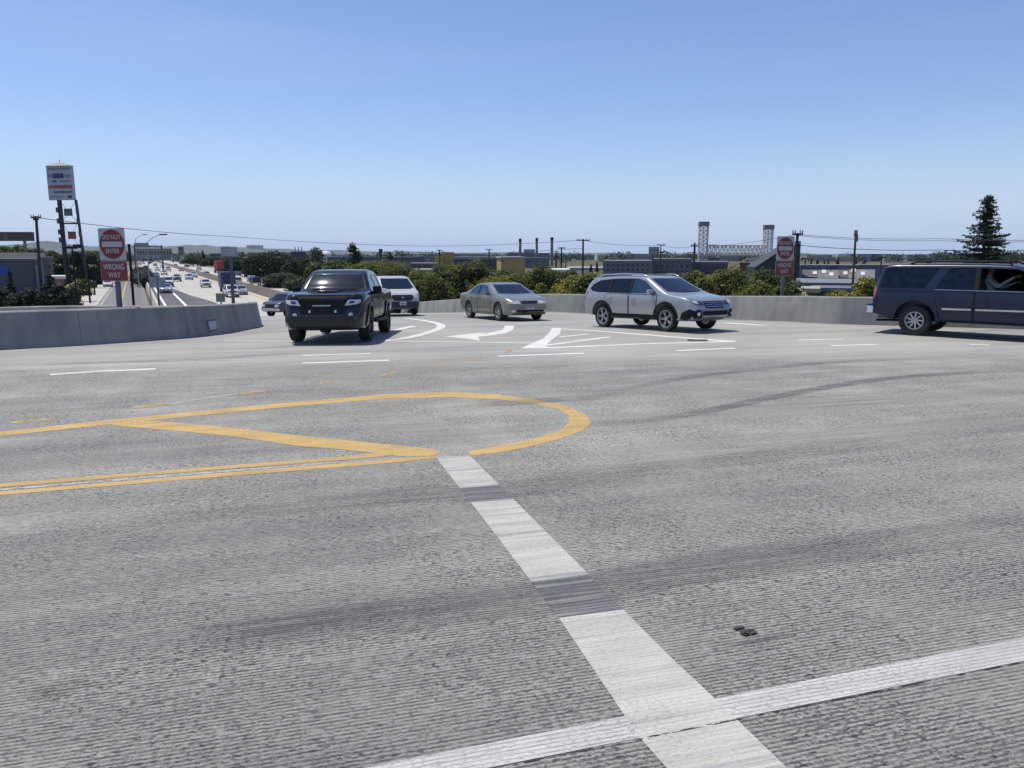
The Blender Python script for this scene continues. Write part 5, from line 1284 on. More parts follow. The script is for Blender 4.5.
for k in range(4): t.face([bs[k], bs[(k + 1) % 4], tp[(k + 1) % 4], tp[k]])
t.face(bs[::-1]); t.face(tp); t.tube([(0, .1, hz + 3.2 * u), (0, .1, hz + 6.2 * u)], .06, 6); t.build('roof', M('sign_roof', (.36, .33, .29), .6), o)
def scribble(py, h, x0, x1, n, mat, name='lettering', gap=.3, rough=.5):
    t = MB(); w_ = (x1 - x0) / n
    for k in range(n): t.box((X_(x0 + w_ * (k + .5)), -.365, Z(py) + random.uniform(-.1, .1) * h * u * rough), (w_ * (1 - gap) * u, .02, h * u * random.uniform(.7, 1)))
    t.build(name, mat, o)
ink = M('sign_ink_blue', (.03, .04, .13), .5); inkr = M('sign_ink_red', (.34, .05, .05), .5); inkg = M('sign_ink_grey', (.17, .19, .23), .5)
scribble(169, 2.6, 49.5, 73, 12, inkg); MB().box((X_(60), -.36, Z(176)), (11.5 * u, .02, 4.6 * u)).build('blue_field', ink, o); scribble(176, 3.6, 49, 53.5, 3, inkg); scribble(176.4, 3.4, 66.5, 73.3, 4, inkg)
scribble(181.3, 2.2, 53, 58, 3, ink); scribble(181.3, 2.0, 61, 72, 7, inkg); scribble(187, 3.4, 48.6, 56, 3, M('sign_ink_orange', (.4, .14, .08), .5), gap=.15); scribble(187, 3.6, 56, 74, 8, inkr, gap=.12); scribble(192.2, 1.6, 54, 73.5, 9, ink, gap=.12); scribble(196.8, 1.4, 50, 62, 7, inkg); MB().box((X_(70.4), -.36, Z(197)), (4.2 * u, .02, 2.4 * u)).build('logo_block', ink, o)
for px, r_, lab in ((57.5, .42, 'a'), (75.2, .26, 'b')): MB().tube([(X_(px) + (.2 if px < 60 else .9), .0, 0), (X_(px), 0, Z(200))], r_, 10).build('post', M('post_dark', (.025, .028, .035), .6), o, 50)
for py in (223.5, 247): MB().tube([(X_(57), 0, Z(py)), (X_(76), 0, Z(py))], .16, 6).build('cross_beam', M('post_dark', (.025, .028, .035), .6), o, 50)
for py0, py1 in ((201, 223), (223, 247)):
    for s_ in (0, 1): MB().tube([(X_(58 if s_ else 75), 0, Z(py0)), (X_(75 if s_ else 58), 0, Z(py1))], .04, 4).build('brace', m_post, o)
MB().box((X_(66.2), -.1, Z(212.3)), (8.2 * u, .25, 7 * u), bev=.03).build('small_panel', M('panel_green_grey', (.10, .13, .12), .5), o); MB().box((X_(68.1), -.1, Z(235.3)), (8 * u, .25, 7.2 * u), bev=.03).build('small_panel', M('panel_red', (.25, .05, .06), .5), o)
MB().box((X_(73), -.1, Z(246.2)), (9.5 * u, .25, 3.6 * u), bev=.03).build('small_panel', m_black, o)
for px, py in ((55.3, 210), (55.3, 221), (55.5, 232), (76.5, 211), (76.5, 221), (77.4, 234), (77.8, 242), (55.6, 240)): MB().box((X_(px), -.2, Z(py)), (.45, .4, .95), bev=.05).build('flood_lamp', m_post, o, off=None)
# billboard seen dark against the sky
Yb = 170; a = W(14, 236.5, Yb); o = empty('billboard', (a.x, Yb, GB), 'long dark billboard above the trees at the left edge', 'billboard', None, math.radians(3)); ub = Yb / F; zc = a.z - GB
pn = MB().box((0, 0, zc), (37 * ub, .8, 8.8 * ub), bev=.06).build('board', M('board_dark', (.022, .024, .026), .6, var=.35, vs=.3), o); MB().box((-1.5, -.42, zc), (.9, .03, 6.5 * ub)).build('poster_panel', M('board_olive', (.06, .06, .035), .6), pn)
for dx in (-5, 2): MB().cyl((dx, .2, 0), (dx, .2, zc - 4 * ub), .3).build('post', m_post, o)
# green overhead sign
Yg = 300; a = W(141.5, 245.2, Yg); o = empty('overhead_sign', (a.x, Yg, GB), 'green overhead direction sign above the far freeway lanes', 'sign', None, .3); ug = Yg / F; zc = a.z - GB
MB().box((0, 0, zc), (13 * ug, .2, 4.4 * ug)).build('panel', M('sign_green', (.01, .17, .08), .5), o); MB().box((6 * ug, .25, zc - 1.5 * ug), (26 * ug, .3, 1.0 * ug)).build('truss', m_post, o)
for dx in (-6.8, 18): MB().cyl((dx * ug, .25, 0), (dx * ug, .25, zc), .3).build('post', m_post, o)
t = MB()
for r_ in (1, -1):
    for k in range(8): t.box((-5 * ug + k * 1.35 * ug, -.12, zc + r_ * 1.0 * ug), (.9 * ug, .02, 1.0 * ug))
t.build('lettering', m_signwhite, o)
Yt = 520; a = W(181.2, 251.5, Yt); ut = Yt / F; o = empty('pylon_sign', (a.x, Yt, GB), 'narrow upright pylon sign with dark panels beyond the freeway', 'sign'); zc = a.z - GB
MB().box((0, 0, zc / 2 + 2), (5 * ut, 1.2, zc + 4 * ut), bev=.05).build('pillar', M('pylon_grey', (.28, .30, .34), .6), o); MB().box((0, -.62, zc + .6 * ut), (4.4 * ut, .05, 8 * ut)).build('panel', M('pylon_dark', (.05, .06, .1), .5), o); MB().box((0, -.66, zc + .6 * ut), (4 * ut, .03, 1.8 * ut)).build('panel', M('pylon_red', (.3, .08, .08), .5), o)
Ys = 210; a = W(654, 250.4, Ys); us = Ys / F; o = empty('roadside_sign', (a.x, Ys, GB), 'grey two-panel sign on a single post in front of the long grey building', 'sign'); zc = a.z - GB
MB().box((0, 0, zc), (10.2 * us, .5, 7 * us), bev=.04).build('frame', M('sign_frame', (.12, .13, .15), .5), o)
for dz in (1.6, -1.8): MB().box((0, -.27, zc + dz * us), (9.2 * us, .03, 2.6 * us)).build('panel', M('panel_grey', (.28, .29, .31), .5), o)
MB().box((-.9 * us, .1, zc / 2), (2 * us, .4, zc)).build('post', m_post, o)
# ------------------------------------------------------------------ utility poles and wires
m_wood = M('pole_wood', (.055, .045, .04), .9); m_wire = M('wire_black', (.03, .03, .035), .6)
def pole(px_t, py_t, Y, arms, label, r=.14, px_b=None, extras=()):
    a = W(px_t, py_t, Y); bx = a.x if px_b is None else W(px_b[0], px_b[1], Y).x
    o = empty('utility_pole', (bx, Y, GB), label, 'pole', 'utility poles'); base = Vector((bx, Y, GB))
    MB().tube([base, a], r, 8, r1=r * .7).build('pole', m_wood, o, 50, off=base)
    for (py, hw, rz) in arms:
        p = W(px_t, py, Y); u = Y / F; x = Vector((math.cos(rz), math.sin(rz), 0)) * hw * u
        arm = MB().box(p, (2 * hw * u, .13, .16), rz).build('crossarm', m_wood, o, off=base)
        t = MB()
        for f in (-.95, -.5, .5, .95): q = p + x * f; t.cyl(q + Vector((0, 0, .05)), q + Vector((0, 0, .32)), .06, .04, 6)
        t.build('insulators', M('insulator', (.2, .2, .2), .4), arm, off=base)
    for (dx, py, w_, h_) in extras: p = W(px_t + dx, py, Y); MB().cyl(p - Vector((0, 0, h_ / 2)), p + Vector((0, 0, h_ / 2)), w_, n=10).build('transformer', m_post, o, 40, off=base)
    return o
pole(36, 216, 82, [(217.5, 4.6, .2), (219.5, 3.4, -.4)], 'wooden pole with crossarms at the left, in front of the grey shop', .19, (40.5, 290))
pole(855.8, 233.8, 52, [(235, 1.5, .4)], 'slim pole with a small bracket on top, left of the dark blue SUV', .1, (852.5, 296), ((.4, 238.5, .12, .4),))
pole(797.6, 233, 62, [(234.4, 5, 0), (245.2, 2.6, 0)], 'dark pole with crossarms right beside the right DO NOT ENTER sign', .16, (793.8, 285))
pole(694.8, 243, 120, [(246, 4, .2)], 'dark pole in front of the left tower of the lift bridge', .22)
pole(661, 244.5, 150, [(245, 4.2, .1), (252.5, 2.6, .2)], 'pole with two crossarms right of the grey roadside sign', .15)
pole(583.2, 239, 130, [(240.3, 6.2, 0)], 'tall pole with one wide crossarm standing free against the sky', .2)
pole(561.5, 247, 170, [(248.2, 3.8, 0), (254, 3, 0), (261.5, 3, 0)], 'pole with three crossarms right of the three chimneys', .2)
pole(556.2, 251, 230, [(251.8, 2.4, 0), (256, 2, 0)], 'stubby pole close to the rightmost chimney', .3)
pole(566, 254, 330, [(256, 3, 0), (262, 2, 0)], 'farther, smaller pole right of the chimneys', .25)
pole(489, 249, 200, [(249.8, 3.4, 0)], 'small pole above the roofs behind the green sedan', .2)
pole(439.6, 249.6, 210, [(250.6, 2.6, 0)], 'small pole left of the yellow block', .2)
pole(402, 250.5, 230, [(251.5, 2.2, 0), (255.4, 2.2, 0)], 'small pole with two crossarms above the white van', .18)
pole(881.6, 256.5, 110, [(257.6, 4.6, .1)], 'low pole with one crossarm left of the SUV roof', .14)
pole(805.5, 257.5, 190, [(258.6, 3.2, 0)], 'small pole among the roofs right of the right DO NOT ENTER sign', .16)
def wire(pts, label, sag=.6, r=.03):
    P = [W(*p) for p in pts]; out = []
    for a, b in zip(P, P[1:]):
        for k in range(13):
            t = k / 12; q = a.lerp(b, t); q.z -= 4 * sag * t * (1 - t); out.append(q)
    o = MB().tube(out, r, 4).build('power_line', m_wire, off=P[0], loc=P[0]); tag(o, label, 'cable', 'overhead wires'); return o
wire([(36, 217.5, 82), (230, 236.5, 140), (420, 246, 175), (583, 240, 130)], 'long sagging wire from the left pole across to the wide-armed pole', .3, .035)
wire([(583, 240.4, 130), (661, 245, 150), (694.8, 246, 120)], 'wire from the wide-armed pole past the roadside sign to the bridge pole', .4, .028)
wire([(561.5, 255, 170), (661, 252.6, 150), (694.8, 252, 120)], 'lower wire from the three-armed pole past the roadside sign', .3, .028)
wire([(583, 248, 130), (480, 253, 190), (402, 251.5, 230)], 'thin wire over the roofs behind the green sedan', .2, .03)
wire([(694.8, 246, 120), (797.6, 234.4, 62)], 'wire from the bridge pole up to the pole beside the right sign', .3, .016)
wire([(797.6, 234.4, 62), (940, 238.6, 57), (1100, 237.5, 52)], 'upper wire running right from the pole beside the right sign', .15, .017)
wire([(797.6, 235.6, 62), (940, 240.6, 57), (1100, 239, 52)], 'second wire close below the upper wire on the right', .15, .015)
wire([(797.6, 245.2, 62), (940, 250, 57), (1100, 247, 52)], 'lowest of the wires running right above the roofs', .15, .02)

# ------------------------------------------------------------------ buildings
m_win = M('dark_window', (.03, .035, .045), .15); m_roofg = M('roof_grey', (.17, .175, .185), .8)
def bldg(name, label, px0, px1, pyt, Y, dep, wall, roof=None, wins=(), roofh=.35, over=.2, cat='building', group='buildings beyond the trees', rz=None):
    a = W(px0, pyt, Y); b = W(px1, pyt, Y); u = Y / F; cx = (a.x + b.x) / 2; zt = a.z
    if rz is None: rz = math.atan2(-cx, Y)
    wd_ = (b.x - a.x) * math.cos(rz); u *= math.cos(rz)
    o = empty(name, (cx, Y, GB), label, cat, group, rz); h = zt - GB
    MB().box((0, dep / 2, (h - roofh) / 2), (wd_, dep, h - roofh)).build('wall', wall, o)
    MB().box((0, dep / 2, h - roofh / 2), (wd_ + 2 * over, dep + 2 * over, roofh)).build('roof', roof or m_roofg, o)
    for (x0, x1, y0, y1, n) in wins:
        X0, X1 = (x0 - (px0 + px1) / 2) * u, (x1 - (px0 + px1) / 2) * u; z0, z1 = W(512, y1, Y).z - GB, W(512, y0, Y).z - GB; s_ = (X1 - X0) / n
        for k in range(n):
            f = MB().box((X0 + s_ * (k + .5), -.04, (z0 + z1) / 2), (s_ * .72, .12, z1 - z0)).build('window', M('window_frame', (.3, .31, .32), .5), o)
            MB().box((X0 + s_ * (k + .5), -.09, (z0 + z1) / 2), (s_ * .6, .06, (z1 - z0) * .84)).build('pane', m_win, f)
    return o
wg = M('wall_grey', (.20, .205, .225), .85, vs=.2); wb = M('wall_blue_grey', (.15, .17, .205), .85, vs=.2); wt = M('wall_tan', (.30, .26, .20), .85, vs=.2); wy = M('wall_yellow', (.42, .29, .10), .85, vs=.2); wd2 = M('wall_dark', (.065, .07, .085), .85, vs=.2); wbr = M('wall_brown', (.12, .085, .07), .9, vs=.2); ww = M('wall_white', (.6, .59, .56), .8, vs=.2); wcr = M('wall_cream', (.45, .39, .30), .85, vs=.2)
# left edge: the grey shop with its tan roof behind, seen at an angle
b1 = bldg('shop', 'grey shop building with a stepped pale pier at the left edge, behind the dark trees', -40, 41, 258.6, 112, 14, M('wall_slate', (.10, .105, .125), .85, vs=.3), M('parapet_slate', (.13, .135, .15), .8), [(-30, -8, 268, 274, 4)], group=None)
uu = 112 / F
MB().box((32 * uu, -.25, 2.6), (7 * uu, .5, 4.9)).build('pier', M('pier_pale', (.2, .2, .21), .85), b1)
MB().prism([(math.cos(k * math.pi / 10) * 6.5 * uu, math.sin(k * math.pi / 10) * 4.5 * uu) for k in range(20)], lambda x, z, d: Vector((x + .5 * uu, d, z + W(0, 270.5, 112).z - GB)), -.12, 0).build('oval_sign', M('sign_blue_oval', (.02, .08, .35), .4), b1)
bldg('shop', 'lighter grey corner block with one small window, right of the grey shop', 41.2, 52.5, 256.8, 118, 10, M('wall_corner', (.17, .175, .20), .85, vs=.3), None, [(47.3, 50.2, 263.5, 269, 1)], group=None)
bldg('warehouse', 'low tan roofed warehouse behind the grey shop at the left edge', -40, 45, 252.6, 150, 30, wcr, M('roof_tan', (.62, .53, .42), .8), group=None, roofh=1.4)
bldg('kiosk', 'small kiosk with a white roof behind the dark trees, left of the hedge', 52, 64, 276, 108, 5, M('wall_rose', (.22, .12, .13), .8), ww, group=None, roofh=.4)
bldg('apartment_block', 'long brown-grey block behind the green overhead sign', 135, 172, 248.6, 900, 30, M('wall_stone', (.17, .165, .16), .85, vs=.1), None, [(136, 171, 250.2, 256, 12)])
bldg('stadium', 'pale building crowned by a row of white spikes, left of the round dark tree', 247.5, 263, 252.5, 700, 40, wt, M('roof_pale', (.4, .37, .32), .8))
u = 700 / F; o = bpy.data.objects['stadium']
for k in range(8): MB().cyl((-7 * u + k * 1.95 * u, -1, 15), (-7 * u + k * 1.95 * u, -1, W(0, 248.3 + .35 * k, 700).z - GB), 1.2, .35, 8).build('spike', ww, o)
bldg('warehouse', 'pale flat roof at the freeway edge, left of the round dark tree', 236, 254, 257.5, 380, 30, wg, ww)
bldg('arena', 'broad grey-brown hall roof rising behind the round dark tree', 259, 300, 252.5, 640, 60, M('arena_wall', (.18, .17, .155), .9, vs=.1), M('arena_roof', (.22, .205, .185), .9), roofh=3)
bldg('factory', 'dark blue-grey block with thin masts right of the round dark tree', 291, 306, 251.5, 420, 30, wd2)
u = 420 / F; o = bpy.data.objects['factory']
for x in (-3, 0, 3): MB().cyl((x * u, 3, 8), (x * u, 3, W(0, 246.8, 420).z - GB), .22).build('mast', m_post, o)
t = empty('tank', (W(326, 256, 500).x, 500, GB), 'white dome behind the trees left of the pickup cab', 'tank', 'buildings beyond the trees'); rr = 6 * 500 / F; mb = MB()
mb.lathe([(rr, 0)] + [(rr * math.cos(k * math.pi / 16), W(0, 256, 500).z - GB + rr * .85 * math.sin(k * math.pi / 16)) for k in range(9)], 20, axis='z'); mb.build('dome', ww, t, 40)
bldg('warehouse', 'very long low dark roof stretching behind the tree and the white van', 328, 425, 257, 330, 50, wb, M('roof_dark_blue', (.09, .10, .13), .8), roofh=1.2)
bldg('warehouse', 'brown walled shed above the white van', 411, 437, 263.2, 240, 20, wbr, M('roof_brown_grey', (.16, .15, .14), .8), [(413, 436, 265, 268, 5)])
bldg('shed', 'cream wall with a flat top between the bushes right of the white van', 412, 433, 269.3, 190, 10, wcr, wcr)
bldg('yellow_building', 'small yellow block left of the larger yellow block', 435, 442.5, 256.4, 260, 14, wy, wy)
bldg('yellow_building', 'square yellow block above the bushes', 442, 453, 252.2, 265, 16, wy, wy)
bldg('warehouse', 'long grey roofed hall between the yellow block and the chimneys', 452, 512, 256.8, 300, 40, wd2, M('roof_midgrey', (.22, .225, .23), .8), roofh=.9)
yb = bldg('yellow_building', 'wide yellow building with a pale roof edge behind the green sedan', 501, 525, 256.6, 170, 30, M('wall_mustard', (.36, .26, .10), .85, vs=.2), M('roof_edge', (.42, .40, .36), .8), [], rz=.05)
mast(511, 278, 511, 262.6, 504.6, 261, 118, 'curved lamp post in front of the wide yellow building', .09)
ind = bldg('power_plant', 'blue-grey industrial plant carrying the chimneys', 507, 549, 253, 480, 40, wb, None, [(510, 548, 257, 260, 7)])
u = 480 / F
MB().box((1.2 * u, 12, W(0, 250, 480).z / 2 - GB / 2), (11 * u, 20, W(0, 248.4, 480).z - GB)).build('upper_block', M('wall_steel', (.24, .26, .29), .8), ind)
bldg('industrial_hall', 'lower blue-grey hall in front of the industrial plant', 524, 549, 257.5, 400, 30, M('hall_blue', (.12, .14, .18), .85, vs=.1), None, [(526, 548, 260.5, 262, 3)])
for px, pt, pb, w_, lab in ((520.2, 238.6, 262, 1.25, 'leftmost of the three chimneys above the plant'), (536.8, 238, 262, 1.2, 'middle of the three chimneys, darkest at its top'), (552, 237.3, 268, 1.35, 'rightmost and longest of the three chimneys')):
    a = W(px, pt, 470); o = empty('chimney', (a.x, 470, GB), lab, 'chimney', 'chimneys of the plant'); h = a.z - GB; r_ = w_ * 470 / F
    MB().cyl((0, 0, 0), (0, 0, h - 2), r_ * 1.08, r_, 16).build('stack', M('stack_grey', (.17, .17, .19), .8), o, 40); MB().cyl((0, 0, h - 2), (0, 0, h), r_ * 1.1, r_ * 1.1, 16).build('rim', m_black, o, 40)
bldg('shed', 'low white curved roof beyond the dark bush right of the chimneys', 552, 569, 269.5, 150, 14, wg, ww, roofh=.8)
bldg('shed', 'beige wall in the gap between two bushes, left of the silver wagon', 549, 563, 282, 66, 8, wcr, M('roof_beige', (.5, .45, .37), .8))
bldg('warehouse', 'low grey roofs on the skyline left of the long grey building', 566, 606, 267.8, 340, 40, wg, M('roof_lightgrey', (.28, .29, .3), .8), roofh=1.5)
lb_ = bldg('long_building', 'long grey two-storey building behind the roof of the silver wagon', 603, 652, 260.6, 235, 40, M('wall_concrete_grey', (.155, .165, .18), .85, vs=.2), None, [(606, 650, 264, 266.2, 9), (606, 650, 268.6, 271, 9)], roofh=.8)
bldg('long_building', 'taller right wing of the grey building, with two white-framed windows', 651.5, 692, 258.6, 240, 40, M('wall_concrete_dark', (.125, .135, .155), .85, vs=.2), None, [(679, 690, 264, 268.5, 2), (655, 676, 264.5, 267, 4), (655, 690, 270, 273, 7)], roofh=.7)
bldg('long_building', 'low right end of the grey building below the lift bridge', 691, 728, 261.6, 260, 30, wd2, None, [(694, 726, 264, 266, 6)], roofh=.6)
h_ = bldg('house', 'small dark red house right of the lift bridge span', 740, 749.5, 262.6, 260, 8, M('wall_red', (.17, .05, .04), .85), M('roof_reddark', (.1, .05, .045), .8), [(742, 748, 265, 268, 2)])
# big dark hall with a sloping roof behind the right sign
Yh = 150; uh = Yh / F; a = W(778, 266, Yh); o = empty('hall', (a.x, Yh, GB), 'big dark green-grey hall with a long sloping roof behind the right DO NOT ENTER sign', 'building'); prf = [(-23, 268), (-8, 257.5), (8, 247), (21.3, 245.6), (21.3, 268)]
Zh = lambda py: W(778, py, Yh).z - GB
MB().prism([(x * uh, Zh(y)) for x, y in prf] + [(21.3 * uh, 0), (-23 * uh, 0)], XZ, 0, 5).build('wall', M('hall_green_grey', (.032, .042, .045), .75, vs=.1), o)
t = MB()
for (xa, ya), (xb, yb_) in zip(prf[:3], prf[1:4]): t.box((((xa + xb) / 2) * uh, 2.5, (Zh(ya) + Zh(yb_)) / 2 + .08), (math.hypot((xb - xa) * uh, Zh(yb_) - Zh(ya)), 5.6, .14), mat=Matrix.Rotation(-math.atan2(Zh(yb_) - Zh(ya), (xb - xa) * uh), 4, 'Y'))
t.build('roof', M('hall_roof', (.045, .055, .06), .7), o)
bldg('house', 'row of grey flats on the skyline right of the right DO NOT ENTER sign', 797, 838, 264.8, 210, 14, M('flats_grey', (.17, .18, .2), .85, vs=.3), m_roofg, [(800, 822, 267, 269, 4), (825, 836, 267, 269, 3)], group='houses at the right')
bldg('house', 'grey flats with dark windows left of the slim pole', 838, 862, 265, 205, 14, M('flats_grey2', (.145, .155, .175), .85, vs=.3), m_roofg, [(850, 861, 267, 269.4, 3)], group='houses at the right')
bldg('house', 'blue-grey house end right of the slim pole, behind the yellow-green bush', 860, 890, 264.6, 160, 12, M('flats_blue', (.13, .15, .19), .85, vs=.3), m_roofg, group='houses at the right')
def gable(px0, px1, pyt, pye, Y, dep, wall, roof, label, lights=()):
    a = W(px0, pye, Y); b = W(px1, pye, Y); r_ = W(px0, pyt, Y).z - GB; e = a.z - GB; wd_ = b.x - a.x; o = empty('house', ((a.x + b.x) / 2, Y, GB), label, 'house', 'houses at the right', math.atan2(-(a.x + b.x) / 2, Y))
    MB().box((0, dep / 2, e / 2), (wd_, dep, e)).build('wall', wall, o)
    t = MB(); w2 = wd_ / 2 + .3
    for s_ in (0, 1):
        y0, y1 = (-.4, dep / 2) if not s_ else (dep + .4, dep / 2)
        t.face([(-w2, y0, e), (w2, y0, e), (w2, y1, r_), (-w2, y1, r_)]); t.face([(-w2, y0, e - .2), (w2, y0, e - .2), (w2, y1, r_ - .2), (-w2, y1, r_ - .2)][::-1]); t.face([(-w2, y0, e), (w2, y0, e), (w2, y0, e - .2), (-w2, y0, e - .2)])
    for s_ in (1, -1): t.face([(s_ * (w2 - .3), 0, e - .1), (s_ * (w2 - .3), dep, e - .1), (s_ * (w2 - .3), dep / 2, r_ - .1)])
    rf = t.build('roof', roof, o)
    for (lx, f) in lights:
        y = dep / 2 * f; z = e + (r_ - e) * f
        MB().box(((lx - (px0 + px1) / 2) * Y / F, y, z + .1), (4.0 * Y / F, dep * .2, .12), mat=Matrix.Rotation(math.atan2(r_ - e, dep / 2), 4, 'X')).build('skylight', M('roof_white', (.5, .5, .49), .6), rf)
    return o
rd = M('shingle_dark', (.085, .08, .08), .9, var=.25, vs=1); rg = M('shingle_grey', (.14, .135, .135), .9, var=.25, vs=1)
gable(804, 822, 270.4, 277, 150, 14, wd2, rd, 'dark roofed house with a white roof panel, right of the right DO NOT ENTER sign', [(814.5, .5)])
gable(820, 836, 270.5, 278, 140, 12, wd2, rg, 'grey roofed house with two white roof panels', [(823.8, .7), (831, .4)])
gable(836, 852, 270.5, 277.5, 145, 14, wd2, rd, 'dark roofed house with one wide white roof panel left of the slim pole', [(845, .5)])
gable(851, 872, 270, 278, 142, 14, wd2, rg, 'house with a white roof panel right of the slim pole', [(862.5, .45), (853.5, .8)])
gable(796, 854, 279.6, 282.6, 95, 10, wb, M('roof_slate_blue', (.15, .17, .20), .7), 'long blue-grey roof stretching between the two dark poles')
bldg('shed', 'dark blue shed wall below the long blue-grey roof', 812, 852, 287.8, 72, 6, M('shed_navy', (.03, .035, .05), .8), M('shed_roof', (.12, .13, .15), .7), group='houses at the right')
bldg('shed', 'brown shed with a pale flat roof right of the right DO NOT ENTER sign', 803, 818, 288.4, 66, 5, wbr, M('roof_sand', (.33, .29, .23), .8), group='houses at the right')
bm = bmesh.new(); q = [W(788, 284, 58), W(790, 305, 52), W(816, 305, 52), W(806, 292, 57), W(793, 284, 60)]
mb = MB(); base = [Vector((p.x, p.y, GB)) for p in q]; n = len(q)
mb.bm.faces.new([mb.bm.verts.new(p) for p in q])
for k in range(n): mb.face([q[k], base[k], base[(k + 1) % n], q[(k + 1) % n]])
tag(mb.build('earth_bank', M('bare_earth', (.26, .20, .14), .95, var=.2, vs=.8)), kind='structure'); bm.free()

# ------------------------------------------------------------------ lift bridge
Yl = 560; ul = Yl / F; m_steel = M('bridge_steel', (.48, .46, .42), .6, var=.1); m_steeld = M('bridge_top', (.15, .19, .21), .6)
a = W(734, 250, Yl); o = empty('lift_bridge', (a.x, Yl, GB), 'steel lift bridge with two lattice towers and a truss span between them', 'bridge'); bx = lambda px: (px - 734) * ul; bz = lambda py: W(734, py, Yl).z - GB
def tower(px, pt, w_):
    x = bx(px); hw = w_ * ul / 2; dep = 3.5; zt = bz(pt + 4.6); t = MB(); cs = [(x - hw, -dep / 2), (x + hw, -dep / 2), (x + hw, dep / 2), (x - hw, dep / 2)]
    for c_ in cs: t.box((c_[0], c_[1], zt / 2), (.45, .45, zt))
    n = 9
    for k in range(n):
        z0, z1 = zt * k / n, zt * (k + 1) / n
        for i in range(4):
            p, q_ = cs[i], cs[(i + 1) % 4]
            t.tube([(p[0], p[1], z0), (q_[0], q_[1], z1)], .15, 4); t.tube([(q_[0], q_[1], z0), (p[0], p[1], z1)], .15, 4); t.tube([(p[0], p[1], z1), (q_[0], q_[1], z1)], .15, 4)
    t.box((x, 0, zt * .55), (.5, .6, zt * .86))
    tw = t.build('tower', m_steel, o)
    MB().box((x, 0, (bz(pt) + zt) / 2), (w_ * ul + 1.2, dep + 1.0, bz(pt) - zt), bev=.2).build('machine_house', m_steeld, tw)
tower(703.3, 221.6, 8.2); tower(767, 224.8, 8.0)
t = MB(); x0, x1, z0, z1 = bx(708), bx(764), bz(255.2), bz(245.2); n = 14
for y in (-3.5, 3.5):
    t.tube([(x0, y, z0), (x1, y, z0)], .5, 4); t.tube([(x0, y, z1), (x1, y, z1)], .42, 4)
    for k in range(n):
        xa, xb = x0 + (x1 - x0) * k / n, x0 + (x1 - x0) * (k + 1) / n
        t.tube([(xa, y, z0), (xa, y, z1)], .22, 4); t.tube([(xa, y, z0 if k % 2 else z1), (xb, y, z1 if k % 2 else z0)], .3, 4); t.tube([(xa, y, z1 if k % 2 else z0), (xb, y, z0 if k % 2 else z1)], .15, 4)
t.box(((x0 + x1) / 2, 0, z0 - .3), (x1 - x0, 7, .7)); t.build('truss_span', m_steel, o)

# ------------------------------------------------------------------ embankment outside the right barrier
BK = [Vector((p.x, p.y)) for p in RB[2:]]
def zbank(x, y):
    q = Vector((x, y)); i = min(range(len(BK)), key=lambda k: (BK[k] - q).length); d = (BK[i] - q).length
    return max(GB, zdeck(BK[i].x, BK[i].y) - .45 - .075 * max(0, d - 1))
bm = bmesh.new(); rows = []
for i, p in enumerate(BK):
    d = (BK[min(i + 1, len(BK) - 1)] - BK[max(i - 1, 0)]).normalized(); nn = Vector((-d.y, d.x)) * -1; row = []
    for u_ in (.3, 3, 8, 16, 26, 40, 60):
        q = p + nn * u_; row.append(bm.verts.new((q.x, q.y, max(GB - .05, zdeck(p.x, p.y) - .45 - .075 * max(0, u_ - 1)))))
    rows.append(row)
for a, b in zip(rows, rows[1:]):
    for k in range(6): bm.faces.new((a[k], a[k + 1], b[k + 1], b[k]))
me = bpy.data.meshes.new('embankment'); bm.to_mesh(me); bm.free(); tag(link('embankment', me, M('dry_scrub', (.11, .10, .055), .95, var=.35, vs=.8), smooth=60), kind='structure')

# ------------------------------------------------------------------ foliage
def leaf_mesh(name, blobs, n, size, up=.35, seed=1, spread=.22, core=True, squash=1.0):
    r = np.random.default_rng(seed); vol = np.array([b[3] * b[4] * b[5] for b in blobs]) ** .67; idx = r.choice(len(blobs), n, p=vol / vol.sum()); B = np.array(blobs)[idx]
    d = r.normal(size=(n, 3)); d /= np.linalg.norm(d, axis=1)[:, None]; d[:, 2] = np.where(d[:, 2] < -.45, -d[:, 2], d[:, 2])
    rad = 1 - np.abs(r.normal(size=n)) * spread; lump = 1 + .10 * np.sin(d[:, 0] * 7 + B[:, 0] * 3) * np.sin(d[:, 1] * 6 + B[:, 1]) + .08 * np.sin(d[:, 2] * 9)
    P = B[:, :3] + d * B[:, 3:6] * (rad * lump)[:, None]
    nr = d / B[:, 3:6]; nr /= np.linalg.norm(nr, axis=1)[:, None]; nr = nr + r.normal(size=(n, 3)) * .42; nr[:, 2] += up; nr /= np.linalg.norm(nr, axis=1)[:, None]
    t = np.cross(nr, r.normal(size=(n, 3))); t /= np.linalg.norm(t, axis=1)[:, None]; b = np.cross(nr, t); s = size * r.uniform(.55, 1.3, n)[:, None]
    V = np.stack([P - t * s * .5, P + b * s * .28, P + t * s * .6, P - b * s * .28], 1).reshape(-1, 3)
    vs = V.tolist(); fs = [[4 * i, 4 * i + 1, 4 * i + 2, 4 * i + 3] for i in range(n)]
    me = bpy.data.meshes.new(name); me.from_pydata(vs, [], fs); me.polygons.foreach_set('use_smooth', [False] * n)
    return me
f_olive = foliage('leaves_olive', (.045, .06, .011), (.19, .20, .035)); f_dark = foliage('leaves_dark', (.011, .02, .008), (.042, .062, .020)); f_yel = foliage('leaves_yellow_green', (.08, .09, .012), (.33, .30, .04)); f_mid = foliage('leaves_mid', (.028, .044, .010), (.12, .15, .028)); f_con = foliage('needles', (.014, .026, .018), (.05, .075, .048)); f_gum = foliage('leaves_grey_green', (.03, .042, .025), (.085, .10, .06)); f_shade = foliage('leaves_blackish', (.010, .015, .010), (.032, .045, .024))
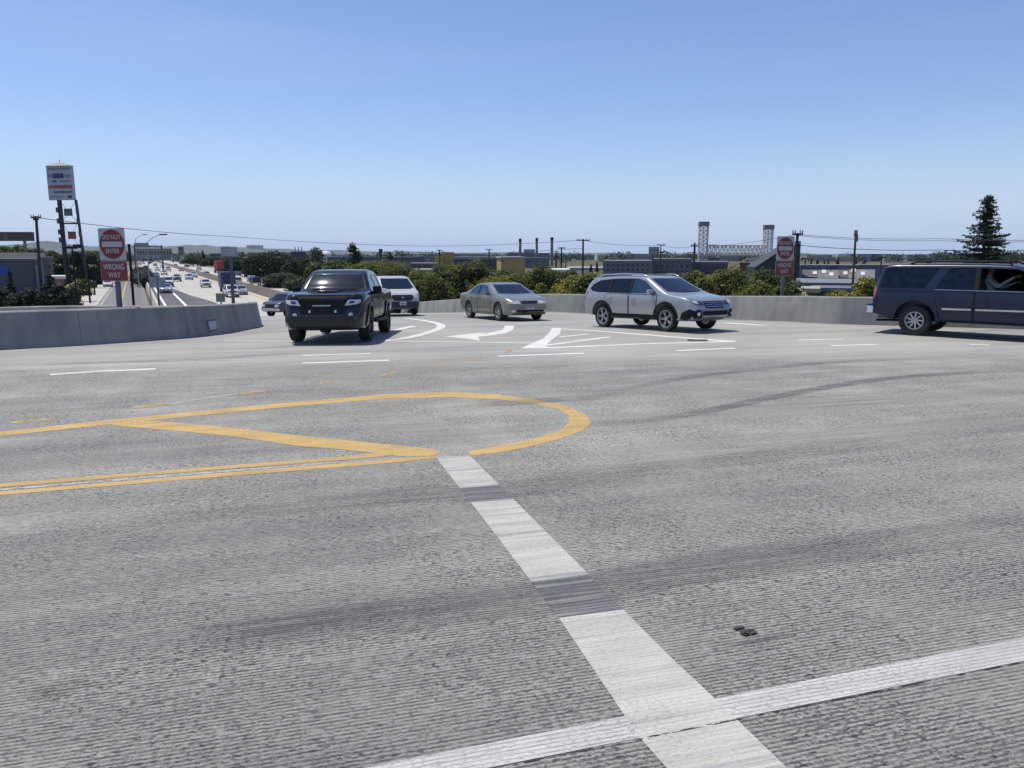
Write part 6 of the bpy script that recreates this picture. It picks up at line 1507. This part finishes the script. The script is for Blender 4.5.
m_bark = M('bark', (.06, .045, .035), .95, vs=2); m_core = M('dark_filler', (.012, .014, .009), .95)  # m_core: added near-black filler, keeps sky from showing through the leaves
NB = [0]; BG = 'bushes behind the right barrier'; FT = 'trees along the freeway'; LT = 'trees by the left street'
def plant(name, label, cat, group, px0, px1, pyt, Y, mat, kind='bush', leaf=None, n=None, base=None, core=True, dens=1.0, pyb=None):
    """a crown of leaf clumps on a trunk, filling px0..px1 with its top at pyt when seen from the street"""
    NB[0] += 1; rs = random.Random(NB[0] * 7 + 3); u = Y / F; top = W((px0 + px1) / 2, pyt, Y); w_ = (px1 - px0) * u; bz_ = GB if base is None else base
    if group == BG: bz_ = zbank(top.x, Y) - .1; w_ = max(w_ * 1.3, (top.z - bz_) * .9)
    if group in (FT, LT): w_ *= 1.15
    h = top.z - bz_; o = empty(name, (top.x, Y, bz_), label, cat, group)
    bl_ = []; leaf = leaf or max(.16, .0011 * Y * 2.2)
    if kind == 'bush':
        k = max(4, int(5 + w_ / 1.6)); k = min(k, 16); low = .0 if pyb is None else max(0, W(0, pyb, Y).z - bz_)
        for i in range(k):
            x = (-.5 + (i + .5) / k) * w_ + rs.uniform(-.08, .08) * w_; e = 1 - (abs(x) / (w_ / 2)) ** 2.4 * .2; rx = w_ * .2 * rs.uniform(.8, 1.15); rz_ = min(h * .3, rx * 1.2) * rs.uniform(.8, 1.1)
            bl_.append((x * .88, rs.uniform(-.25, .25) * w_ * .6, max(rz_ * .5, (h - low) * e * rs.uniform(.86, 1.0) + low - rz_ * 1.05), rx, rx * .9, rz_))
            bl_.append((x, rs.uniform(-.3, 0) * w_ * .5, max(.25, (h - low) * .14) + low, rx * 1.15, rx, max(.3, (h - low) * .2)))
            bl_.append((x * .9, rs.uniform(-.35, -.1) * w_ * .5, low + (h - low) * rs.uniform(.25, .55), rx * 1.1, rx, max(rz_, (h - low) * .28)))
        bl_.append((rs.uniform(-.1, .1) * w_, 0, h - min(h * .25, w_ * .2), w_ * .22, w_ * .22, min(h * .25, w_ * .2)))
    elif kind == 'tree':
        for i in range(13):
            a = rs.uniform(0, 6.28); q = rs.uniform(.1, 1) ** .6; zf_ = rs.uniform(.38, .94); e = math.sin(min(1, (1.02 - zf_) / .5) * math.pi / 2) * (.7 + .3 * min(1, zf_ / .5))
            r_ = w_ * rs.uniform(.15, .23); bl_.append((math.cos(a) * q * w_ * .34 * e, math.sin(a) * q * w_ * .34 * e, zf_ * h - r_ * .5, r_, r_, r_ * rs.uniform(.7, 1.0)))
        bl_.append((0, 0, h - w_ * .17, w_ * .16, w_ * .16, w_ * .17))
    elif kind == 'cypress':
        for i in range(7): z = h * (.12 + .8 * i / 6); r_ = w_ / 2 * (1.02 - i / 7.5); bl_.append((rs.uniform(-.05, .05) * w_, 0, z, r_, r_, h * .12))
    area = sum(b[3] * b[4] + b[3] * b[5] for b in bl_); n = n or int(min(8000, max(700, area * 9 * dens / (leaf * leaf))))
    cr = link('crown', leaf_mesh('crown', bl_, n, leaf, seed=NB[0]), mat, o)
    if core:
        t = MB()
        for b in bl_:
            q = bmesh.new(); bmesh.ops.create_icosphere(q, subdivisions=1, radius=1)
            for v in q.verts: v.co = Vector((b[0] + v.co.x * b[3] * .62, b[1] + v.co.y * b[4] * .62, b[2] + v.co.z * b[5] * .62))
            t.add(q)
        t.build('dark_core', m_core, o)  # solid dark blobs added inside the crown to block the view through
    t = MB(); tr = max(.08, w_ * .03); t.tube([(0, 0, 0), (rs.uniform(-.1, .1), 0, h * .3), (rs.uniform(-.2, .2), 0, h * .62)], tr, 7, r1=tr * .5)
    for b in bl_[:6]: t.tube([(0, 0, h * .28), (b[0] * .6, b[1] * .6, (h * .28 + b[2]) / 2 + .1), (b[0], b[1], b[2])], tr * .45, 5, r1=tr * .15)
    t.build('trunk', m_bark, o, 50); return o
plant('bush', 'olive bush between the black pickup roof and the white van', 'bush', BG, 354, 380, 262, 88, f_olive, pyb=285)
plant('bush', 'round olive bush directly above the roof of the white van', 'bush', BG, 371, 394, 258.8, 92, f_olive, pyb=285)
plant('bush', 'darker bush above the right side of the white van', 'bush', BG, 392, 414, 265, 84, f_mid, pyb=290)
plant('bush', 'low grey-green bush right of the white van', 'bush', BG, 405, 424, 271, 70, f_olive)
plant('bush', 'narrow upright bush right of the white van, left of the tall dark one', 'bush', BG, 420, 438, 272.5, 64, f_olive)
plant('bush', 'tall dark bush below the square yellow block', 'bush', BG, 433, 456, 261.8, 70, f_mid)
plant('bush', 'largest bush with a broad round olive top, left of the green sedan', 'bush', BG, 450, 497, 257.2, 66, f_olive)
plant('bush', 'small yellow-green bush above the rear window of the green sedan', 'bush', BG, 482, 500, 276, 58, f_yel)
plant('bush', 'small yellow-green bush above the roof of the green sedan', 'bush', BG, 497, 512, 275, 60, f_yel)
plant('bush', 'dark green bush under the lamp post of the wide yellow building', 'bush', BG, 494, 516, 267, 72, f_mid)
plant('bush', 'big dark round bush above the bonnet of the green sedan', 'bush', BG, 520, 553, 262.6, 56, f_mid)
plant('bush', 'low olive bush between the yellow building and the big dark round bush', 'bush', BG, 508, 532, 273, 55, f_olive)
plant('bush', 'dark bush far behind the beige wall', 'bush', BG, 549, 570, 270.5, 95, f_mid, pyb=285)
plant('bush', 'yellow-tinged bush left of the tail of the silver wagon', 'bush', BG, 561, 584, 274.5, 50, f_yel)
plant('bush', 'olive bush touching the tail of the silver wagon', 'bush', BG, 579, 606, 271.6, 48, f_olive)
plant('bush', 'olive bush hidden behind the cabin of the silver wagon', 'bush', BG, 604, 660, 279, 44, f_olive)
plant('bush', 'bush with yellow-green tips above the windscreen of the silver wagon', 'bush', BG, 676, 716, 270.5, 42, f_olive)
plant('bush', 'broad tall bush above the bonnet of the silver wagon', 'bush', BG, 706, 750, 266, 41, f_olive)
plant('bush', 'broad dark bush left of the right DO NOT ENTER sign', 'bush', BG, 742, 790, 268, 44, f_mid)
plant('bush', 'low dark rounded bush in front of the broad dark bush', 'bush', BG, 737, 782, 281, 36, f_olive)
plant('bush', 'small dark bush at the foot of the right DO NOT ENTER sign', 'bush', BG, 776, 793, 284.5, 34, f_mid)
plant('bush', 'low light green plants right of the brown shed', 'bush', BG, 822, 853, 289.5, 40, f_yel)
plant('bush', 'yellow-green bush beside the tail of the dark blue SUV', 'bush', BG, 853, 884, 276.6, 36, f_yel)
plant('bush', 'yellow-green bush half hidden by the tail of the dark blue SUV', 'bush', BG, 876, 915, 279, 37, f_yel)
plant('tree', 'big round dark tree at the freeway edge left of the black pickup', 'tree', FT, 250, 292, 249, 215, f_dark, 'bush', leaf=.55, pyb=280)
plant('tree', 'dark tree mass just right of the grey guide sign', 'tree', FT, 226, 252, 255, 260, f_dark, 'bush', leaf=.6, pyb=276)
plant('tree', 'low dark trees left of the grey guide sign', 'tree', FT, 206, 230, 256.4, 330, f_dark, 'bush', leaf=.7, pyb=266)
plant('tree', 'far dark trees right of the narrow pylon sign', 'tree', FT, 186, 208, 256.6, 430, f_dark, 'bush', leaf=.9, pyb=264)
plant('tree', 'grey-green tree with a ragged top right of the round dark tree', 'tree', FT, 304, 328, 246.5, 190, f_gum, 'tree', leaf=.55, dens=.8, core=False)
plant('tree', 'dark tree below the blue-grey block', 'tree', FT, 286, 312, 257, 170, f_dark, 'bush', leaf=.45, pyb=285)
plant('tree', 'dark green tree left of the pickup cab', 'tree', FT, 306, 330, 262, 150, f_mid, 'bush', leaf=.42, pyb=285)
plant('tree', 'olive shrubs along the bank left of the black pickup', 'bush', FT, 268, 298, 272.5, 150, f_gum, 'bush', leaf=.4, pyb=288)
plant('tree', 'low dry shrubs lowest on the bank left of the pickup mirror', 'bush', FT, 288, 312, 277, 125, f_gum, 'bush', leaf=.36)
plant('tree', 'tall round dark green tree above the pickup roof', 'tree', FT, 340, 365, 242.6, 175, f_dark, 'tree', leaf=.5)
plant('tree', 'dark green tree mass between the pickup roof and the tall round tree', 'tree', FT, 322, 350, 259, 160, f_mid, 'bush', leaf=.45, pyb=280)
plant('tree', 'small tree beside the leaning lattice mast above the van', 'tree', FT, 385, 395, 252, 230, f_dark, 'tree', leaf=.5)
plant('tree', 'tiny pointed tree against the sky left of the guide sign', 'tree', FT, 200, 206, 251, 420, f_shade, 'cypress', leaf=.9)
plant('tree', 'pointed tree against the sky just right of the guide sign', 'tree', FT, 240, 246, 252.2, 420, f_con, 'cypress', leaf=.9)
t = empty('lattice_mast', (W(381, 250, 240).x, 240, GB), 'dark leaning lattice mast above the white van', 'mast'); u = 240 / F
MB().tube([(0, 0, 0), (-.2, 0, W(0, 249, 240).z - GB)], .5, 6).tube([(-4.5 * u, 0, W(0, 257, 240).z - GB), (-.3, 0, W(0, 250, 240).z - GB)], .18, 5).box((0, 0, W(0, 250.5, 240).z - GB), (2.6 * u, 1, 3.2 * u)).build('frame', wd2, t)
plant('tree', 'very dark cypress-like tree at the left edge in front of the grey shop', 'tree', LT, 1, 17, 271.5, 84, f_shade, 'cypress', leaf=.34)
plant('tree', 'very dark bushy tree right of the wooden pole', 'tree', LT, 40, 58, 274.5, 82, f_shade, 'tree', leaf=.34)
plant('tree', 'very dark low tree in front of the kiosk', 'tree', LT, 46, 72, 282, 80, f_shade, 'bush', leaf=.32)
plant('bush', 'dark bush behind the left barrier at the foot of the shop', 'bush', LT, 12, 44, 287, 78, f_shade, leaf=.32)
plant('bush', 'dark bush at the left edge behind the barrier', 'bush', LT, -24, 12, 287, 76, f_shade, leaf=.32)
plant('tree', 'tall dark tree wall right of the pylon sign posts', 'tree', LT, 64, 86, 251, 150, f_shade, 'tree', leaf=.42)
plant('tree', 'dark trees left of the left DO NOT ENTER sign', 'tree', LT, 80, 102, 252.6, 165, f_dark, 'bush', leaf=.5)
plant('tree', 'dark trees hidden behind the left DO NOT ENTER sign', 'tree', LT, 98, 122, 256, 190, f_dark, 'bush', leaf=.55)
plant('tree', 'dark trees between the corner block and the pylon sign', 'tree', LT, 50, 68, 255, 160, f_dark, 'bush', leaf=.5)
plant('bush', 'green hedge above the dry bank beside the pavement', 'hedge', LT, 73, 91, 278, 104, foliage('hedge_leaves', (.03, .05, .012), (.12, .16, .04)), leaf=.34, base=FZ + .8)
plant('bush', 'lower end of the green hedge nearest the dark lamp post', 'hedge', LT, 66, 80, 284.5, 95, f_mid, leaf=.34)
for k, (x0, x1, yt, Y) in enumerate(((-20, 14, 246, 230), (8, 30, 244.5, 250), (26, 46, 247.5, 260), (42, 58, 250, 280), (70, 100, 250.5, 330), (94, 128, 249, 400))):
    plant('tree', ['hazy green tree at the left edge below the dark billboard', 'hazy green trees under the middle of the dark billboard', 'hazy trees just left of the wooden pole', 'hazy green trees right of the wooden pole', 'pale far trees right of the pylon sign', 'pale far trees behind the left DO NOT ENTER sign'][k], 'tree', 'far trees at the left', x0, x1, yt, Y, f_mid, 'bush', leaf=.7, pyb=262)
# clipped dark hedge between street and freeway
h0 = fw(52, -15.6); o = empty('hedge', h0, 'tall dark clipped hedge running between the street and the freeway', 'hedge'); bl_ = []
for k in range(26): p = fw(52 + k * 5, -16.15) - h0; bl_.append((p.x, p.y, 1.0, 3, 1.2, 1.3))
link('leaves', leaf_mesh('leaves', bl_, 9000, .42, seed=77), f_shade, o)
MB().tube([fw(50, -16.15, FZ + 1.2) - h0, fw(178, -16.15, FZ + 1.2) - h0], .75, 6).build('dark_core', m_core, o)  # solid dark core added inside the hedge leaves
# conifer behind the SUV
Yc = 75; top = W(989, 196.5, Yc); uc = Yc / F; o = empty('conifer', (top.x, Yc, GB), 'tall ragged conifer standing against the sky above the dark blue SUV', 'tree'); h = top.z - GB; rs = random.Random(4)
MB().tube([(.3 * uc, 0, 0), (0, 0, h * .6), (0, 0, h - .1)], .26, 8, r1=.03).build('trunk', m_bark, o, 50)
bl_ = []; br_ = MB(); zc0 = W(989, 266, Yc).z - GB
lens = [(198, 2), (202, 5.5), (206, 6), (210, 8), (214, 8), (218, 9), (223, 10.5), (228, 13), (232, 12), (236, 19), (240, 17), (244, 22), (249, 19), (253, 24), (257, 21), (261, 25), (266, 22), (272, 24), (279, 24)]
for i, (py, ln) in enumerate(lens):
    z = W(989, py, Yc).z - GB
    z0_ = z
    for k in range(11 if i > 2 else 6):
        z = z0_ + rs.uniform(-.16, .16); a = rs.uniform(0, 6.28) if k > 1 else (0.2 if k else 3.0) + rs.uniform(-.3, .3); L = 1.15 * ln * uc * (rs.uniform(.8, 1.15) if k < 2 else rs.uniform(.45, 1.0)); dz = rs.uniform(-.15, .12) * L
        tip = Vector((math.cos(a) * L, math.sin(a) * L, z + dz)); mid = Vector((tip.x * .5, tip.y * .5, z - .06 * L)); br_.tube([(0, 0, z - .02), mid, tip], .045, 4, r1=.012)
        for f in np.linspace(.32, 1.0, max(2, int(L / .42))):
            q = Vector((0, 0, z)).lerp(mid, f * 2) if f < .5 else mid.lerp(tip, f * 2 - 1); r_ = .36 * (1.1 - .45 * f); bl_.append((q.x, q.y, q.z - .02, r_ * 1.15, r_ * 1.15, r_ * .72))
br_.build('branches', m_bark, o)
link('crown', leaf_mesh('crown', bl_, 15000, .2, seed=5, spread=.4, up=.2), f_con, o)
# small skyline trees
for k, (px, w_, pt, Y, lab) in enumerate(((591, 3.4, 265, 300, 'tiny round tree left of the long grey building'), (597, 3.6, 262, 300, 'tiny pointed tree left of the long grey building'), (811.5, 3.6, 260, 260, 'small pointed tree, leftmost above the right-hand houses'), (817.5, 5, 260.6, 250, 'small rounded tree second from left above the right-hand houses'), (824.5, 3, 261, 270, 'tiny tree between the rounded and the red-brown one'), (828.5, 3, 259.6, 290, 'thin pale tree above the right-hand houses'), (838, 7, 258, 230, 'wide pointed red-brown tree above the right-hand houses'), (856, 6, 258, 235, 'dark pointed tree behind the slim pole'), (865, 9, 260.4, 240, 'broad dark tree right of the slim pole'))):
    plant('tree', lab, 'tree', 'small trees on the skyline', px - w_ / 2, px + w_ / 2, pt, Y, [f_shade, f_con, f_dark, f_dark, f_con, f_gum, foliage('leaves_red_brown', (.03, .014, .014), (.09, .04, .035)), f_shade, f_shade][k], 'tree' if w_ > 4.5 and k != 6 else 'cypress', leaf=.6)

# ------------------------------------------------------------------ far land and hills
def ridge(name, pts, Y, depth, mat):
    bm = bmesh.new(); rows = []
    P = catmull([Vector(p) for p in pts], 8)
    for i, p in enumerate(P):
        a = W(p.x, p.y + .5 * math.sin(i * 1.7) + .3 * math.sin(i * .6), Y)
        rows.append([bm.verts.new((a.x, Y - depth, GB - 2)), bm.verts.new((a.x, Y - depth * .4, GB + (a.z - GB) * .62)), bm.verts.new((a.x, Y, a.z)), bm.verts.new((a.x, Y + depth, GB - 2))])
    for a, b in zip(rows, rows[1:]):
        for k in range(3): bm.faces.new((a[k], a[k + 1], b[k + 1], b[k]))
    me = bpy.data.meshes.new(name); bm.to_mesh(me); bm.free(); tag(link(name, me, mat, smooth=60), kind='structure')
m_hill = M('hill_scrub', (.075, .085, .065), .95, var=.3, vs=.004)
ridge('hills', [(-260, 246), (-120, 244), (-20, 246), (30, 243.5), (47, 241), (60, 243), (90, 246.5), (130, 244.5), (165, 246), (200, 245.2), (250, 247.5), (330, 251), (420, 254.5)], 5200, 900, m_hill)
ridge('far_hills', [(-300, 250), (40, 249), (150, 248), (260, 249.4), (400, 251.5), (620, 253.4), (760, 253.2), (900, 253.8), (1300, 253)], 7600, 900, m_hill)
# flat band of distant roofs and treetops along the skyline, too small to tell apart
r = np.random.default_rng(3); mb = MB()
for k in range(800):
    Y = r.uniform(700, 2200); px = r.uniform(-60, 1100) if k < 420 else r.choice([r.uniform(-700, -60), r.uniform(1100, 1900)]); w_ = r.uniform(8, 30); hh = r.uniform(3.5, 8.0); a = W(px, 255, Y); mb.box((a.x, Y, GB + hh / 2), (w_, r.uniform(8, 20), hh), r.uniform(-.5, .5), mi=int(r.choice(4, p=[.45, .3, .22, .03])))
o = mb.build('distant_town', [wg, wt, wd2, ww]); tag(o, 'hazy mass of distant low roofs along the horizon', 'town', kind='stuff')
bl_ = []
for k in range(900):
    Y = r.uniform(500, 1900); a = W(r.uniform(-60, 1100) if k < 420 else r.choice([r.uniform(-700, -60), r.uniform(1100, 1900)]), 255, Y); s_ = r.uniform(4, 8); bl_.append((a.x, Y, GB + s_ * .55, s_ * 1.5, s_, s_ * .75))
o = link('distant_trees', leaf_mesh('distant_trees', bl_, 46000, 2.4, seed=9), f_dark); tag(o, 'hazy mass of distant treetops along the horizon', 'trees', kind='stuff')
# air
def haze(density):
    m, nt, out = newmat('air'); v = nt.nodes.new('ShaderNodeVolumePrincipled'); v.inputs['Color'].default_value = (.62, .80, 1, 1); v.inputs['Density'].default_value = density; v.inputs['Anisotropy'].default_value = .2
    nt.links.new(v.outputs[0], out.inputs['Volume'])
    mb = MB(); mb.box((0, 4200, 56.5), (18400, 9700, 128)); o = mb.build('haze', m); tag(o, kind='stuff')
HAZE = 4.5e-5
if HAZE: haze(HAZE)
